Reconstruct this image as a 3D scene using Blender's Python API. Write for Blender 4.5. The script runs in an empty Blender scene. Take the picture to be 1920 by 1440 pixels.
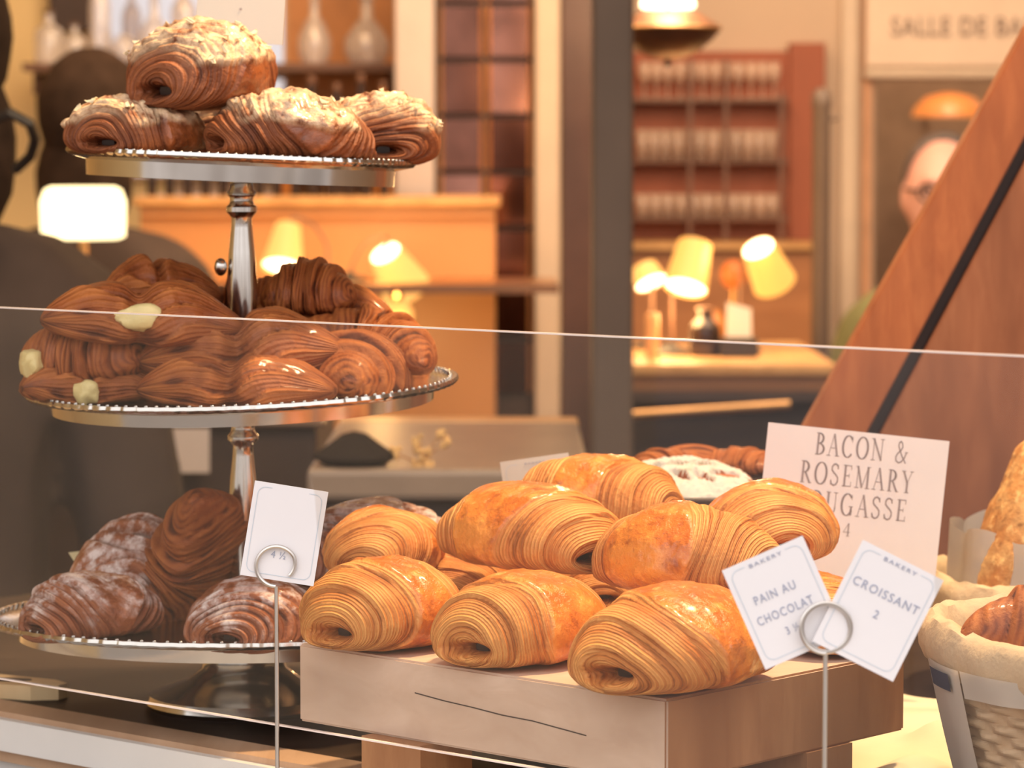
import bpy, bmesh, math, random
from mathutils import Vector, Matrix, noise
PI = math.pi
SC = bpy.context.scene
COL = SC.collection
random.seed(7)

# ------------------------------------------------------------------ camera
F = 6000.0                       # focal length in pixels of the 1920x1440 frame
EYE = 1.60
PITCH = math.atan(420 / F)
cam_d = bpy.data.cameras.new('camera')
cam_d.sensor_width = 36; cam_d.lens = F / 1920 * 36
cam_d.clip_start = .05; cam_d.clip_end = 60
cam_d.dof.use_dof = True; cam_d.dof.focus_distance = 1.66; cam_d.dof.aperture_fstop = 15.0
cam = bpy.data.objects.new('camera', cam_d); COL.objects.link(cam)
cam.location = (0, 0, EYE); cam.rotation_euler = (PI / 2 - PITCH, 0, 0)
SC.camera = cam

# ------------------------------------------------------------------ world, lights, exposure
SC.view_settings.view_transform = 'Standard'; SC.view_settings.look = 'None'
SC.view_settings.gamma = 1; SC.view_settings.exposure = 0.0
SC.view_settings.use_curve_mapping = False
w = bpy.data.worlds.new('daylight'); SC.world = w; w.use_nodes = True
bg = w.node_tree.nodes['Background']
wn = w.node_tree                                        # overcast street: bright sky above, dim pavement and house fronts below
wt = wn.nodes.new('ShaderNodeTexCoord'); ws = wn.nodes.new('ShaderNodeSeparateXYZ'); wn.links.new(wt.outputs['Generated'], ws.inputs[0])
wz = wn.nodes.new('ShaderNodeTexNoise'); wz.inputs['Scale'].default_value = 5; wn.links.new(wt.outputs['Generated'], wz.inputs['Vector'])
wa = wn.nodes.new('ShaderNodeMath'); wa.operation = 'MULTIPLY_ADD'; wa.inputs[1].default_value = .55; wn.links.new(wz.outputs[0], wa.inputs[0]); wn.links.new(ws.outputs[2], wa.inputs[2])
wr = wn.nodes.new('ShaderNodeValToRGB'); wn.links.new(wa.outputs[0], wr.inputs[0])
wr.color_ramp.elements[0].position = .12; wr.color_ramp.elements[0].color = (.26, .22, .20, 1)
wr.color_ramp.elements[1].position = .62; wr.color_ramp.elements[1].color = (1, .97, .98, 1)
_e = wr.color_ramp.elements.new(.34); _e.color = (.50, .45, .43, 1)
wn.links.new(wr.outputs[0], bg.inputs[0]); bg.inputs[1].default_value = 2.0

def area(name, loc, aim, size, power, color, sy=None):
    l = bpy.data.lights.new(name, 'AREA'); l.energy = power; l.color = color; l.size = size
    if sy: l.shape = 'RECTANGLE'; l.size_y = sy
    o = bpy.data.objects.new(name, l); COL.objects.link(o); o.location = loc
    o.rotation_euler = (Vector(aim) - Vector(loc)).to_track_quat('-Z', 'Y').to_euler()
    return o
def point(name, loc, power, color, r=.03):
    l = bpy.data.lights.new(name, 'POINT'); l.energy = power; l.color = color; l.shadow_soft_size = r
    o = bpy.data.objects.new(name, l); COL.objects.link(o); o.location = loc; return o
area('display_spot_light', (.45, 1.95, 2.75), (.05, 1.75, 1.36), .12, 34, (1, .70, .38))
area('stand_spot_light', (.05, 2.3, 2.85), (-.16, 1.94, 1.6), .2, 11, (1, .74, .46))
area('bar_fill_light', (-.4, 5.0, 2.95), (-.4, 5.8, 1.0), 1.6, 42, (1, .64, .36))  # added warm fill for the bar side, no ceiling fitting there
area('back_fill_light', (.8, 4.7, 2.7), (.7, 6.9, 1.5), 1.4, 46, (1, .72, .48))  # added fill, set low and forward to lighten the glass shelves

# ------------------------------------------------------------------ pixel rays: a picture point at a depth or height
CP, SP = math.cos(PITCH), math.sin(PITCH)
def ray(x, y):
    dx, u = (x - 960) / F, (720 - y) / F
    return Vector((dx, CP + SP * u, -SP + CP * u))
def at(x, y, Y):
    d = ray(x, y); return Vector((0, 0, EYE)) + d * (Y / d.y)
def on(x, y, z):
    d = ray(x, y); return Vector((0, 0, EYE)) + d * ((z - EYE) / d.z)

# ------------------------------------------------------------------ materials
def nodes(name):
    m = bpy.data.materials.new(name); m.use_nodes = True
    nt = m.node_tree; return m, nt, nt.nodes['Principled BSDF']
def N(nt, t, **kw):
    n = nt.nodes.new(t)
    for k, v in kw.items():
        if k in n.inputs: n.inputs[k].default_value = v
        else: setattr(n, k, v)
    return n
def rgb(c): return (*c, 1)
def mix(nt, fac, a, b):
    n = nt.nodes.new('ShaderNodeMix'); n.data_type = 'RGBA'
    for sock, v in ((n.inputs[0], fac), (n.inputs[6], a), (n.inputs[7], b)):
        if hasattr(v, 'is_linked'): nt.links.new(v, sock)
        elif isinstance(v, (int, float)): sock.default_value = v
        else: sock.default_value = rgb(v)
    return n.outputs[2]
def ramp(nt, src, a, b):
    n = nt.nodes.new('ShaderNodeMapRange'); n.inputs[1].default_value = a; n.inputs[2].default_value = b
    nt.links.new(src, n.inputs[0]); return n.outputs[0]
def objnoise(nt, scale, detail=3, stretch=None, rough=.55, dist=0):
    tc = nt.nodes.new('ShaderNodeTexCoord'); s = tc.outputs['Object']
    if stretch:
        mp = nt.nodes.new('ShaderNodeMapping'); mp.inputs['Scale'].default_value = stretch
        nt.links.new(s, mp.inputs[0]); s = mp.outputs[0]
    n = N(nt, 'ShaderNodeTexNoise', Scale=scale, Detail=detail, Roughness=rough, Distortion=dist)
    nt.links.new(s, n.inputs['Vector']); return n.outputs[0]
def bump(nt, b, src, strength=.3, dist=.002):
    n = N(nt, 'ShaderNodeBump', Strength=strength, Distance=dist)
    nt.links.new(src, n.inputs['Height']); nt.links.new(n.outputs[0], b.inputs['Normal'])
def plain(name, c, rough=.6, metal=0, var=.12, scale=14, spec=.5, coat=0, bmp=0):
    m, nt, b = nodes(name)
    f = objnoise(nt, scale)
    c2 = tuple(min(1, v * (1 + var)) for v in c); c1 = tuple(v * (1 - var) for v in c)
    nt.links.new(mix(nt, ramp(nt, f, .3, .7), c1, c2), b.inputs['Base Color'])
    b.inputs['Roughness'].default_value = rough; b.inputs['Metallic'].default_value = metal
    b.inputs['Specular IOR Level'].default_value = spec; b.inputs['Coat Weight'].default_value = coat
    if bmp: bump(nt, b, objnoise(nt, scale * 4), bmp)
    return m
def wood(name, c1, c2, stretch=(1, 1, 12), scale=9, rough=.5, bmp=.25, spec=.4):
    m, nt, b = nodes(name)
    f = objnoise(nt, scale, 6, stretch, .65, .6); g = objnoise(nt, scale * .35, 2, stretch)
    k = mix(nt, ramp(nt, f, .32, .68), c1, c2)
    nt.links.new(mix(nt, ramp(nt, g, .35, .75), k, tuple(v * .75 for v in c1)), b.inputs['Base Color'])
    b.inputs['Roughness'].default_value = rough; b.inputs['Specular IOR Level'].default_value = spec
    bump(nt, b, f, bmp); return m
def glow(name, c, s, k=.25):
    m, nt, b = nodes(name); b.inputs['Base Color'].default_value = rgb(tuple(v * k for v in c))
    b.inputs['Emission Color'].default_value = rgb(c); b.inputs['Emission Strength'].default_value = s
    return m
def clear(name, tint, gloss=.12, milk=.1, rough=.03, mc=(.9, .86, .84)):
    m, nt, b = nodes(name)
    tr = N(nt, 'ShaderNodeBsdfTransparent'); tr.inputs[0].default_value = rgb(tint)
    gl = N(nt, 'ShaderNodeBsdfGlossy', Roughness=rough); df = N(nt, 'ShaderNodeBsdfDiffuse'); df.inputs[0].default_value = rgb(mc)
    lw = nt.nodes.new('ShaderNodeLayerWeight'); lw.inputs[0].default_value = .5
    pw = nt.nodes.new('ShaderNodeMath'); pw.operation = 'POWER'; pw.inputs[1].default_value = 4.5; nt.links.new(lw.outputs['Facing'], pw.inputs[0])
    fr = nt.nodes.new('ShaderNodeMath'); fr.operation = 'MULTIPLY_ADD'; fr.inputs[1].default_value = .9; fr.inputs[2].default_value = .012; nt.links.new(pw.outputs[0], fr.inputs[0])
    m1 = N(nt, 'ShaderNodeMixShader'); m2 = N(nt, 'ShaderNodeMixShader'); m2.inputs[0].default_value = milk
    if gloss is None: nt.links.new(fr.outputs[0], m1.inputs[0])
    else: m1.inputs[0].default_value = gloss
    nt.links.new(tr.outputs[0], m1.inputs[1]); nt.links.new(gl.outputs[0], m1.inputs[2])
    nt.links.new(m1.outputs[0], m2.inputs[1]); nt.links.new(df.outputs[0], m2.inputs[2])
    nt.links.new(m2.outputs[0], nt.nodes['Material Output'].inputs[0]); return m
def attr(nt, name):
    n = nt.nodes.new('ShaderNodeAttribute'); n.attribute_name = name; return n.outputs['Fac']
def dough(name, pale, brown, glaze1, glaze2, sugar=(.86, .78, .70), rough=.42, coat=.2, bs=.5, dark=.5, cov=(.34, .56), ln=.55):
    """laminated pastry: pale/brown layers on the cut ends (attribute lam, fine lines from ph), egg-washed sheet (glz), sugar or crust (sug)"""
    m, nt, b = nodes(name)
    lam, glz, sug, ph = (attr(nt, k) for k in ('lam', 'glz', 'sug', 'ph'))
    n1 = objnoise(nt, 90, 5, None, .65); n2 = objnoise(nt, 26, 4, None, .6); n4 = objnoise(nt, 260, 3, None, .6)
    def math_(op, a, b_=None, c_=None):
        q = nt.nodes.new('ShaderNodeMath'); q.operation = op
        for i, v in enumerate((a, b_, c_)):
            if v is None: continue
            if hasattr(v, 'is_linked'): nt.links.new(v, q.inputs[i])
            else: q.inputs[i].default_value = v
        return q.outputs[0]
    st = math_('SINE', math_('MULTIPLY_ADD', ph, 2 * PI * 2, math_('MULTIPLY', n2, 9.0)))
    st = ramp(nt, math_('ADD', st, math_('MULTIPLY', n1, 1.4)), -.2, 1.5)
    lines = math_('MULTIPLY', st, math_('SUBTRACT', 1.0, glz))
    deep = tuple(v * dark for v in brown)
    band = mix(nt, ramp(nt, lam, .05, .95), brown, pale)
    band = mix(nt, ramp(nt, lam, .22, .0), band, deep)
    band = mix(nt, math_('MULTIPLY', lines, ln), band, brown)
    band = mix(nt, ramp(nt, n2, .50, .78), band, glaze1)
    gz = mix(nt, ramp(nt, n2, .36, .62), glaze1, glaze2)
    gz = mix(nt, ramp(nt, n1, .54, .72), gz, tuple(min(1, v * 1.35 + .03) for v in glaze2))
    gz = mix(nt, ramp(nt, n1, .44, .30), gz, tuple(v * .62 for v in glaze1))
    c = mix(nt, glz, band, gz)
    k = math_('MULTIPLY', sug, ramp(nt, n1, *cov))
    nt.links.new(mix(nt, k, c, sugar), b.inputs['Base Color'])
    rr = nt.nodes.new('ShaderNodeMapRange'); rr.inputs[3].default_value = rough + .22; rr.inputs[4].default_value = rough
    nt.links.new(glz, rr.inputs[0]); nt.links.new(rr.outputs[0], b.inputs['Roughness'])
    b.inputs['Specular IOR Level'].default_value = .35
    cw = math_('MULTIPLY', glz, coat * 2); nt.links.new(cw, b.inputs['Coat Weight']); b.inputs['Coat Roughness'].default_value = .13
    h = math_('ADD', math_('MULTIPLY', n1, .9), math_('ADD', math_('MULTIPLY', n4, .5), math_('MULTIPLY', lines, -.35)))
    bump(nt, b, h, bs, .0026); return m

M = {}
M['gold'] = dough('golden_puff_pastry', (.84, .40, .115), (.56, .175, .034), (.62, .145, .018), (.78, .28, .042), (.86, .78, .70), .34, .3, .75)
M['brown'] = dough('dark_baked_pastry', (.36, .115, .04), (.17, .046, .016), (.19, .048, .014), (.38, .105, .026), (.80, .56, .34), .36, .3, .9)
M['dust'] = dough('sugar_dusted_pastry', (.42, .145, .06), (.22, .062, .026), (.24, .065, .024), (.40, .125, .042), (.80, .68, .64), .45, .2, .9, .5, (.44, .62))
M['crois'] = dough('baked_croissant_crust', (.56, .185, .045), (.21, .048, .011), (.23, .050, .011), (.36, .095, .02), (.8, .6, .4), .45, .2, .8, .4, ln=.30)
M['loaf'] = dough('pale_loaf_crust', (.80, .52, .22), (.62, .30, .09), (.55, .22, .05), (.80, .48, .18), (.9, .8, .65), .6, 0)
M['flour'] = dough('floured_bread_crust', (.92, .88, .80), (.90, .84, .74), (.90, .85, .76), (.95, .92, .86), (.95, .92, .88), .8, 0)
M['redbread'] = plain('red_brown_crumb', (.42, .12, .05), .7)
M['choc'] = plain('dark_chocolate', (.045, .02, .012), .35)
M['cheese'] = plain('melted_pale_cheese', (.72, .58, .26), .4, bmp=.3, scale=60)
M['flake'] = plain('toasted_almond_flakes', (.84, .66, .42), .55, var=.3, scale=90)
M['silver'] = plain('polished_silver', (.62, .59, .55), .16, 1, .06, 30)
M['tin'] = plain('brushed_steel_wire', (.62, .58, .54), .3, 1, .05, 60)
M['card'] = plain('white_card', (.80, .77, .775), .7, var=.02)
M['paper'] = plain('pink_white_paper', (.80, .70, .66), .7, var=.03)
M['cream_card'] = plain('cream_card', (.74, .66, .55), .7, var=.03)
M['ink'] = plain('grey_blue_ink', (.36, .38, .48), .7, var=.05)
M['inkline'] = plain('pale_blue_ink', (.56, .62, .68), .7, var=.05)
M['greyink'] = plain('soft_grey_ink', (.32, .25, .24), .7, var=.05)
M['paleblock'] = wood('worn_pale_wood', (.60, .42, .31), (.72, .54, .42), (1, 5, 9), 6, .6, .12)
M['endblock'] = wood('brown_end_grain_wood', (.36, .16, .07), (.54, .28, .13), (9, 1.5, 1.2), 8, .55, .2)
M['counterdark'] = wood('dark_polished_counter', (.045, .030, .023), (.065, .042, .031), (1, 10, 1), 5, .5, .05, .12)
M['tan'] = wood('tan_wood_edge', (.50, .31, .19), (.62, .42, .28), (10, 1, 1), 6, .5, .1)
M['white'] = plain('white_painted_wood', (.72, .70, .67), .5, var=.04)
M['greytrim'] = plain('grey_painted_ledge', (.45, .42, .39), .5, var=.08)
M['board'] = wood('reddish_brown_board', (.34, .095, .03), (.46, .15, .05), (6, 1, 1.2), 18, .55, .25)
M['panel'] = wood('brown_board_panel', (.26, .085, .035), (.36, .135, .06), (6, 1, 1.2), 14, .6, .2)
M['darkwood'] = plain('dark_brown_wood', (.055, .033, .026), .5, var=.2)
M['darkgroove'] = plain('dark_groove', (.05, .03, .024), .6)
M['linen'] = plain('beige_linen', (.58, .43, .27), .9, var=.1, scale=60, bmp=.4)
M['whitecloth'] = plain('white_cotton_cloth', (.84, .78, .70), .9, var=.05, bmp=.2)
M['cream'] = plain('cream_cotton_cloth', (.74, .65, .46), .9, var=.06, bmp=.2)
M['wicker'] = wood('pale_wicker', (.55, .38, .22), (.74, .57, .38), (1, 1, 1), 40, .6, .3)
M['brownwicker'] = wood('brown_wicker', (.30, .16, .08), (.50, .29, .15), (1, 1, 1), 40, .6, .3)
M['navy'] = plain('navy_stripe', (.10, .10, .16), .9)
M['parchment'] = plain('yellowed_parchment', (.76, .64, .36), .7, var=.06)
M['paddle'] = wood('pale_board_wood', (.66, .44, .22), (.80, .60, .34), (1, 6, 1), 9, .5, .1)
# background
M['wall'] = plain('warm_cream_plaster', (.60, .46, .34), .8, var=.05, scale=3)
M['yellowwall'] = plain('pale_yellow_plaster', (.80, .62, .32), .8, var=.05, scale=3)
M['floor'] = wood('brown_floor_boards', (.16, .08, .045), (.24, .13, .07), (1, 8, 1), 3, .5, .1)
M['ceiling'] = plain('off_white_ceiling', (.75, .68, .58), .9, var=.03)
M['creamtrim'] = plain('cream_painted_trim', (.66, .53, .40), .5, var=.04)
M['pinktrim'] = plain('pale_painted_pilaster', (.66, .57, .52), .5, var=.04)
M['barpanel'] = plain('honey_painted_panel', (.54, .265, .105), .45, var=.05, scale=4)
M['barwood'] = wood('bar_front_wood', (.40, .17, .07), (.52, .24, .10), (1, 1, 8), 4, .4, .05)
M['bartop'] = wood('honey_bar_top', (.62, .34, .13), (.74, .44, .19), (8, 1, 1), 4, .3, .05)
M['terra'] = plain('terracotta_panel', (.33, .092, .042), .6, var=.1, scale=5)
M['shelfwood'] = plain('brown_shelf_wood', (.16, .08, .05), .5)
M['tile'] = plain('dark_red_mirror_tile', (.38, .17, .12), .12, 1, .35, 7)
M['tilejoint'] = plain('amber_tile_edge', (.75, .42, .2), .35, .7)
M['mirror'] = plain('silvered_mirror', (.86, .85, .88), .05, 1, .02)
M['post'] = plain('dark_painted_post', (.14, .10, .078), .55, var=.12, scale=6)
M['reddark'] = plain('dark_red_wood', (.10, .05, .036), .4, var=.3, scale=6)
M['taupe'] = plain('taupe_stone_top', (.25, .19, .15), .3, var=.1)
M['glass'] = clear('clear_drinking_glass', (.96, .88, .82), .10, .34, .03, (.95, .76, .62))
M['bottleclear'] = clear('clear_bottle_glass', (.95, .94, .97), .22, .36)
M['bottledark'] = plain('dark_bottle_glass', (.035, .022, .02), .12, var=.3)
M['bottleamber'] = plain('amber_bottle_glass', (.45, .18, .05), .12)
M['pane'] = clear('display_glass', (.97, .97, .965), None, .012, .01)
M['paneedge'] = plain('polished_glass_edge', (.86, .74, .68), .15, var=.03)
M['lampwarm'] = glow('lit_amber_shade', (1, .50, .13), 1.25)
M['lampwhite'] = glow('lit_bulb_opening', (1, .84, .52), 5)
M['lampcream'] = glow('lit_cream_shade', (1, .47, .10), 1.25)
M['lampdim'] = glow('dim_orange_globe', (1, .22, .03), .5)
M['brass'] = plain('aged_brass', (.62, .36, .16), .3, 1)
M['copper'] = plain('dark_copper', (.16, .075, .045), .5, .6, .2)
M['black'] = plain('black_metal', (.03, .024, .022), .5)
M['coat'] = plain('dark_brown_cloth', (.060, .040, .032), .9, var=.2, scale=8)
M['hair'] = plain('dark_brown_hair', (.045, .028, .02), .9, var=.3, scale=30, spec=.1)
M['greyhair'] = plain('dark_grey_hair', (.10, .085, .085), .7, var=.3)
M['skin'] = plain('rosy_skin', (.66, .36, .30), .5, var=.06)
M['green'] = plain('olive_green_cloth', (.20, .20, .09), .9, var=.12)
M['darkcollar'] = plain('dark_collar_cloth', (.07, .07, .06), .9)
M['denim'] = plain('dark_trousers', (.06, .055, .06), .9)
M['eye'] = plain('dark_eye', (.03, .03, .04), .3)
M['taupewall'] = plain('taupe_passage_plaster', (.46, .34, .25), .8)
M['sign'] = plain('cream_sign_board', (.80, .64, .50), .6, var=.03)
M['signink'] = plain('grey_sign_lettering', (.30, .22, .18), .6)
M['goldfoil'] = plain('gold_dried_flower', (.75, .48, .2), .5, var=.3, scale=40)

# ------------------------------------------------------------------ mesh helpers
def link(name, me, m=None, parent=None):
    o = bpy.data.objects.new(name, me); COL.objects.link(o)
    if m:
        for x in (m if isinstance(m, (list, tuple)) else [m]): me.materials.append(x)
    if parent: o.parent = parent
    return o
def obj(name, bm, m, parent=None, smooth=False):
    me = bpy.data.meshes.new(name)
    bmesh.ops.recalc_face_normals(bm, faces=bm.faces)
    for f in bm.faces: f.smooth = smooth
    if smooth:
        for e in bm.edges:
            if len(e.link_faces) == 2 and e.calc_face_angle(0) > .75: e.smooth = False
    bm.to_mesh(me); bm.free(); return link(name, me, m, parent)
def tag(o, label=None, cat=None, group=None, kind=None):
    if label: o['label'] = label
    if cat: o['category'] = cat
    if group: o['group'] = group
    if kind: o['kind'] = kind
    return o
def thing(name, label, cat, loc, rz=0, group=None):
    o = bpy.data.objects.new(name, None); COL.objects.link(o); o.location = loc; o.rotation_euler = (0, 0, math.radians(rz))
    o.empty_display_size = .05
    return tag(o, label, cat, group)
def struct(name, bm, m, smooth=False): return tag(obj(name, bm, m, None, smooth), kind='structure')
def copy_tree(o, parent=None):
    c = o.copy(); COL.objects.link(c)
    if parent: c.parent = parent
    for ch in [x for x in COL.objects if x.parent is o]: copy_tree(ch, c)
    return c
def B(): return bmesh.new()
def box(bm, lo, hi, mi=0, bev=0):
    (a, b, c), (d, e, f) = lo, hi
    v = [bm.verts.new(p) for p in ((a,b,c),(d,b,c),(d,e,c),(a,e,c),(a,b,f),(d,b,f),(d,e,f),(a,e,f))]
    fs = [bm.faces.new([v[i] for i in q]) for q in ((0,3,2,1),(4,5,6,7),(0,1,5,4),(1,2,6,5),(2,3,7,6),(3,0,4,7))]
    for q in fs: q.material_index = mi
    if bev:
        es = list({e for q in fs for e in q.edges})
        bmesh.ops.bevel(bm, geom=es, offset=bev, segments=2, affect='EDGES', profile=.5)
    return bm
def prism(bm, pts, off, mi=0):
    off = Vector(off); a = [bm.verts.new(p) for p in pts]; b = [bm.verts.new(Vector(p) + off) for p in pts]
    bm.faces.new(a[::-1]).material_index = mi; bm.faces.new(b).material_index = mi
    for i in range(len(pts)):
        j = (i + 1) % len(pts); bm.faces.new((a[i], a[j], b[j], b[i])).material_index = mi
    return bm
def lathe(bm, prof, n=32, c=(0, 0, 0), sx=1, sy=1, fn=None, caps=True):
    rings = []
    for r, z in prof:
        ring = []
        for i in range(n):
            a = 2 * PI * i / n; rr = max(r, 1e-5)
            if fn: rr *= fn(a, r, z)
            ring.append(bm.verts.new((c[0] + rr * math.cos(a) * sx, c[1] + rr * math.sin(a) * sy, c[2] + z)))
        rings.append(ring)
    for p, q in zip(rings, rings[1:]):
        for i in range(n):
            j = (i + 1) % n; bm.faces.new((p[i], p[j], q[j], q[i]))
    if caps: bm.faces.new(rings[0][::-1]); bm.faces.new(rings[-1])
    return bm
def tube(bm, pts, r, n=8, closed=False, rf=None):
    pts = [Vector(p) for p in pts]; L = len(pts); rings = []
    ref = None
    for i, p in enumerate(pts):
        if closed: t = pts[(i + 1) % L] - pts[i - 1]
        else: t = pts[min(i + 1, L - 1)] - pts[max(i - 1, 0)]
        t.normalize()
        if ref is None: ref = t.orthogonal().normalized()
        ref = (ref - t * ref.dot(t)).normalized(); bn = t.cross(ref)
        rr = rf(i / (L - 1)) if rf else r
        rings.append([bm.verts.new(p + (ref * math.cos(2*PI*k/n) + bn * math.sin(2*PI*k/n)) * rr) for k in range(n)])
    m = L if closed else L - 1
    for i in range(m):
        p, q = rings[i], rings[(i + 1) % L]
        for k in range(n):
            bm.faces.new((p[k], p[(k + 1) % n], q[(k + 1) % n], q[k]))
    if not closed: bm.faces.new(rings[0][::-1]); bm.faces.new(rings[-1])
    return bm
def ell(bm, c, r, seg=20, rot=None):
    mt = Matrix.Translation(c) @ (rot.to_4x4() if rot else Matrix()) @ Matrix.Diagonal((*r, 1))
    bmesh.ops.create_uvsphere(bm, u_segments=seg, v_segments=max(8, seg * 2 // 3), radius=1, matrix=mt); return bm
def pxbox(x0, y0, x1, y1, Y, depth, bev=0, bm=None):
    a, b = at(x0, y1, Y), at(x1, y0, Y)
    return box(bm or B(), (a.x, Y, a.z), (b.x, Y + depth, b.z), 0, bev)
def nz(x, y, z, s, seed): return noise.noise(Vector((x * s + seed * 3.7, y * s - seed * 1.3, z * s + seed)))

def shell(name, P, nu, nv, att, poles=True):
    """closed surface: nu+1 rings of nv points; att: name -> function values per vertex"""
    me = bpy.data.meshes.new(name); fs = []
    for i in range(nu):
        for j in range(nv):
            k = (j + 1) % nv; fs.append((i*nv+j, i*nv+k, (i+1)*nv+k, (i+1)*nv+j))
    me.from_pydata(P, [], fs)
    bm = bmesh.new(); bm.from_mesh(me)
    bm.faces.ensure_lookup_table(); bm.verts.ensure_lookup_table()
    bm.faces.new([bm.verts[j] for j in range(nv)][::-1]); bm.faces.new([bm.verts[nu*nv+j] for j in range(nv)])
    bmesh.ops.recalc_face_normals(bm, faces=bm.faces)
    for f in bm.faces: f.smooth = True
    bm.to_mesh(me); bm.free()
    for k, v in att.items():
        me.attributes.new(k, 'FLOAT', 'POINT').data.foreach_set('value', v)
    return me
def sm(a, b, x):
    t = max(0., min(1., (x - a) / (b - a))); return t * t * (3 - 2 * t)

def roll_mesh(name, seed, L=.10, W=.078, H=.058, edge=.42, nrid=15, amp=.0006, plate=.0024, dust=0, crust=0, lump=.0035, hole=.11, holeoff=(.0, -.1), nu=170, nv=120):
    """rolled puff pastry lying along X, spiral ends at both X ends, base at z=0"""
    P, lam, glz, sug, phs = [], [], [], [], []
    for i in range(nu + 1):
        s = i / nu; s = .004 + .992 * s; th = s * PI; c, q = math.cos(th), math.sin(th)
        e = min(s, 1 - s); end = -1 if s < .5 else 1
        x0 = -L / 2 * math.copysign(abs(c) ** .92, c); r0 = q ** .74
        for j in range(nv):
            a = 2 * PI * j / nv - PI / 2; ca, sa = math.cos(a), math.sin(a)
            y, z = W / 2 * r0 * ca, H / 2 * r0 * sa
            x = x0
            k = 1 - sm(.06, .30, e)                      # pole offset (roll centre sits low)
            y += k * holeoff[0] * W; z += k * holeoff[1] * H
            n1 = nz(x, y, z, 22, seed); n2 = nz(x, y, z, 60, seed + 5)
            eb = edge + .05 * math.sin(a * 1 + seed) + .05 * n1 + .035 * math.sin(2 * a + seed * 2)
            msk = 1 - sm(eb - .012, eb + .012, e)         # 1 on the layered ends, 0 on the glazed sheet
            t = e / max(eb, .05)
            n3 = nz(x, y, z, 13, seed + 7)
            ph = nrid * (t ** .8) + a / (2 * PI) * end + 2.6 * n3 + .55 * n1 + .2 * n2 + .4 * math.sin(a * 2 + seed)
            f = ph - math.floor(ph)
            saw = sm(0, .2, f) * (1 - sm(.3, 1.0, f)) * (.45 + .55 * sm(-.35, .35, nz(x, y, z, 35, seed + 11 + math.floor(ph))))
            d = lump * n1 + .0012 * n2
            depthf = 1 - .4 * n2
            p5 = ph / 4.6 + .35 * n1; f5 = p5 - math.floor(p5); saw5 = sm(0, .10, f5) * (1 - .9 * f5)
            d += msk * (amp * (saw - .4) * depthf + plate * (saw5 - .5)) * sm(.02, .1, e)
            d += (1 - msk) * (.0020 + .0008 * nz(x, y, z, 110, seed + 9) + .0009 * max(0, nz(x, y, z, 230, seed + 2)))
            top = sm(-.1, .6, sa * r0)
            cr = 0
            if crust:
                cr = sm(.0, .28, n1 * .5 + top - .62 + .25 * n2) * sm(.16, .3, e)
                d += cr * crust * (.0020 + .0022 * nz(x, y, z, 150, seed) + .0026 * max(0, nz(x, y, z, 280, seed + 4)))
            hx, hy = ca * r0, sa * r0 * 1.35
            if e < .22:
                g = math.exp(-((math.hypot(hx * .75, hy) / (hole * 1.6)) ** 2))
                x -= end * g * L * .26
                lam_h = g
            else: lam_h = 0
            rr = math.hypot(y, z) + 1e-6
            nx = -c * .9; l = math.sqrt(nx * nx + q * q)
            x += d * nx / l; y += d * ca * q / l; z += d * sa * q / l
            if z < 0: z = -H * .40 * (1 - math.exp(z / (H * .40))) * .98
            P.append((x, y, z + H * .40 * .72))
            lam.append(max(0, min(1, saw * .75 + .45 * (saw5 > .45) + .3 * n2 + .3 * n1)) * (1 - lam_h)); glz.append(max(0., 1 - msk) * (1 if z > -H * .2 else .5))
            sg = 0
            if dust: sg = dust * sm(.0, 1.0, sa * r0 + .6 * n2 + .5 * saw + .4 * saw5 - .40)
            sug.append(max(cr, sg)); phs.append(ph)
    return shell(name, P, nu, nv, {'lam': lam, 'glz': glz, 'sug': sug, 'ph': phs})

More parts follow.
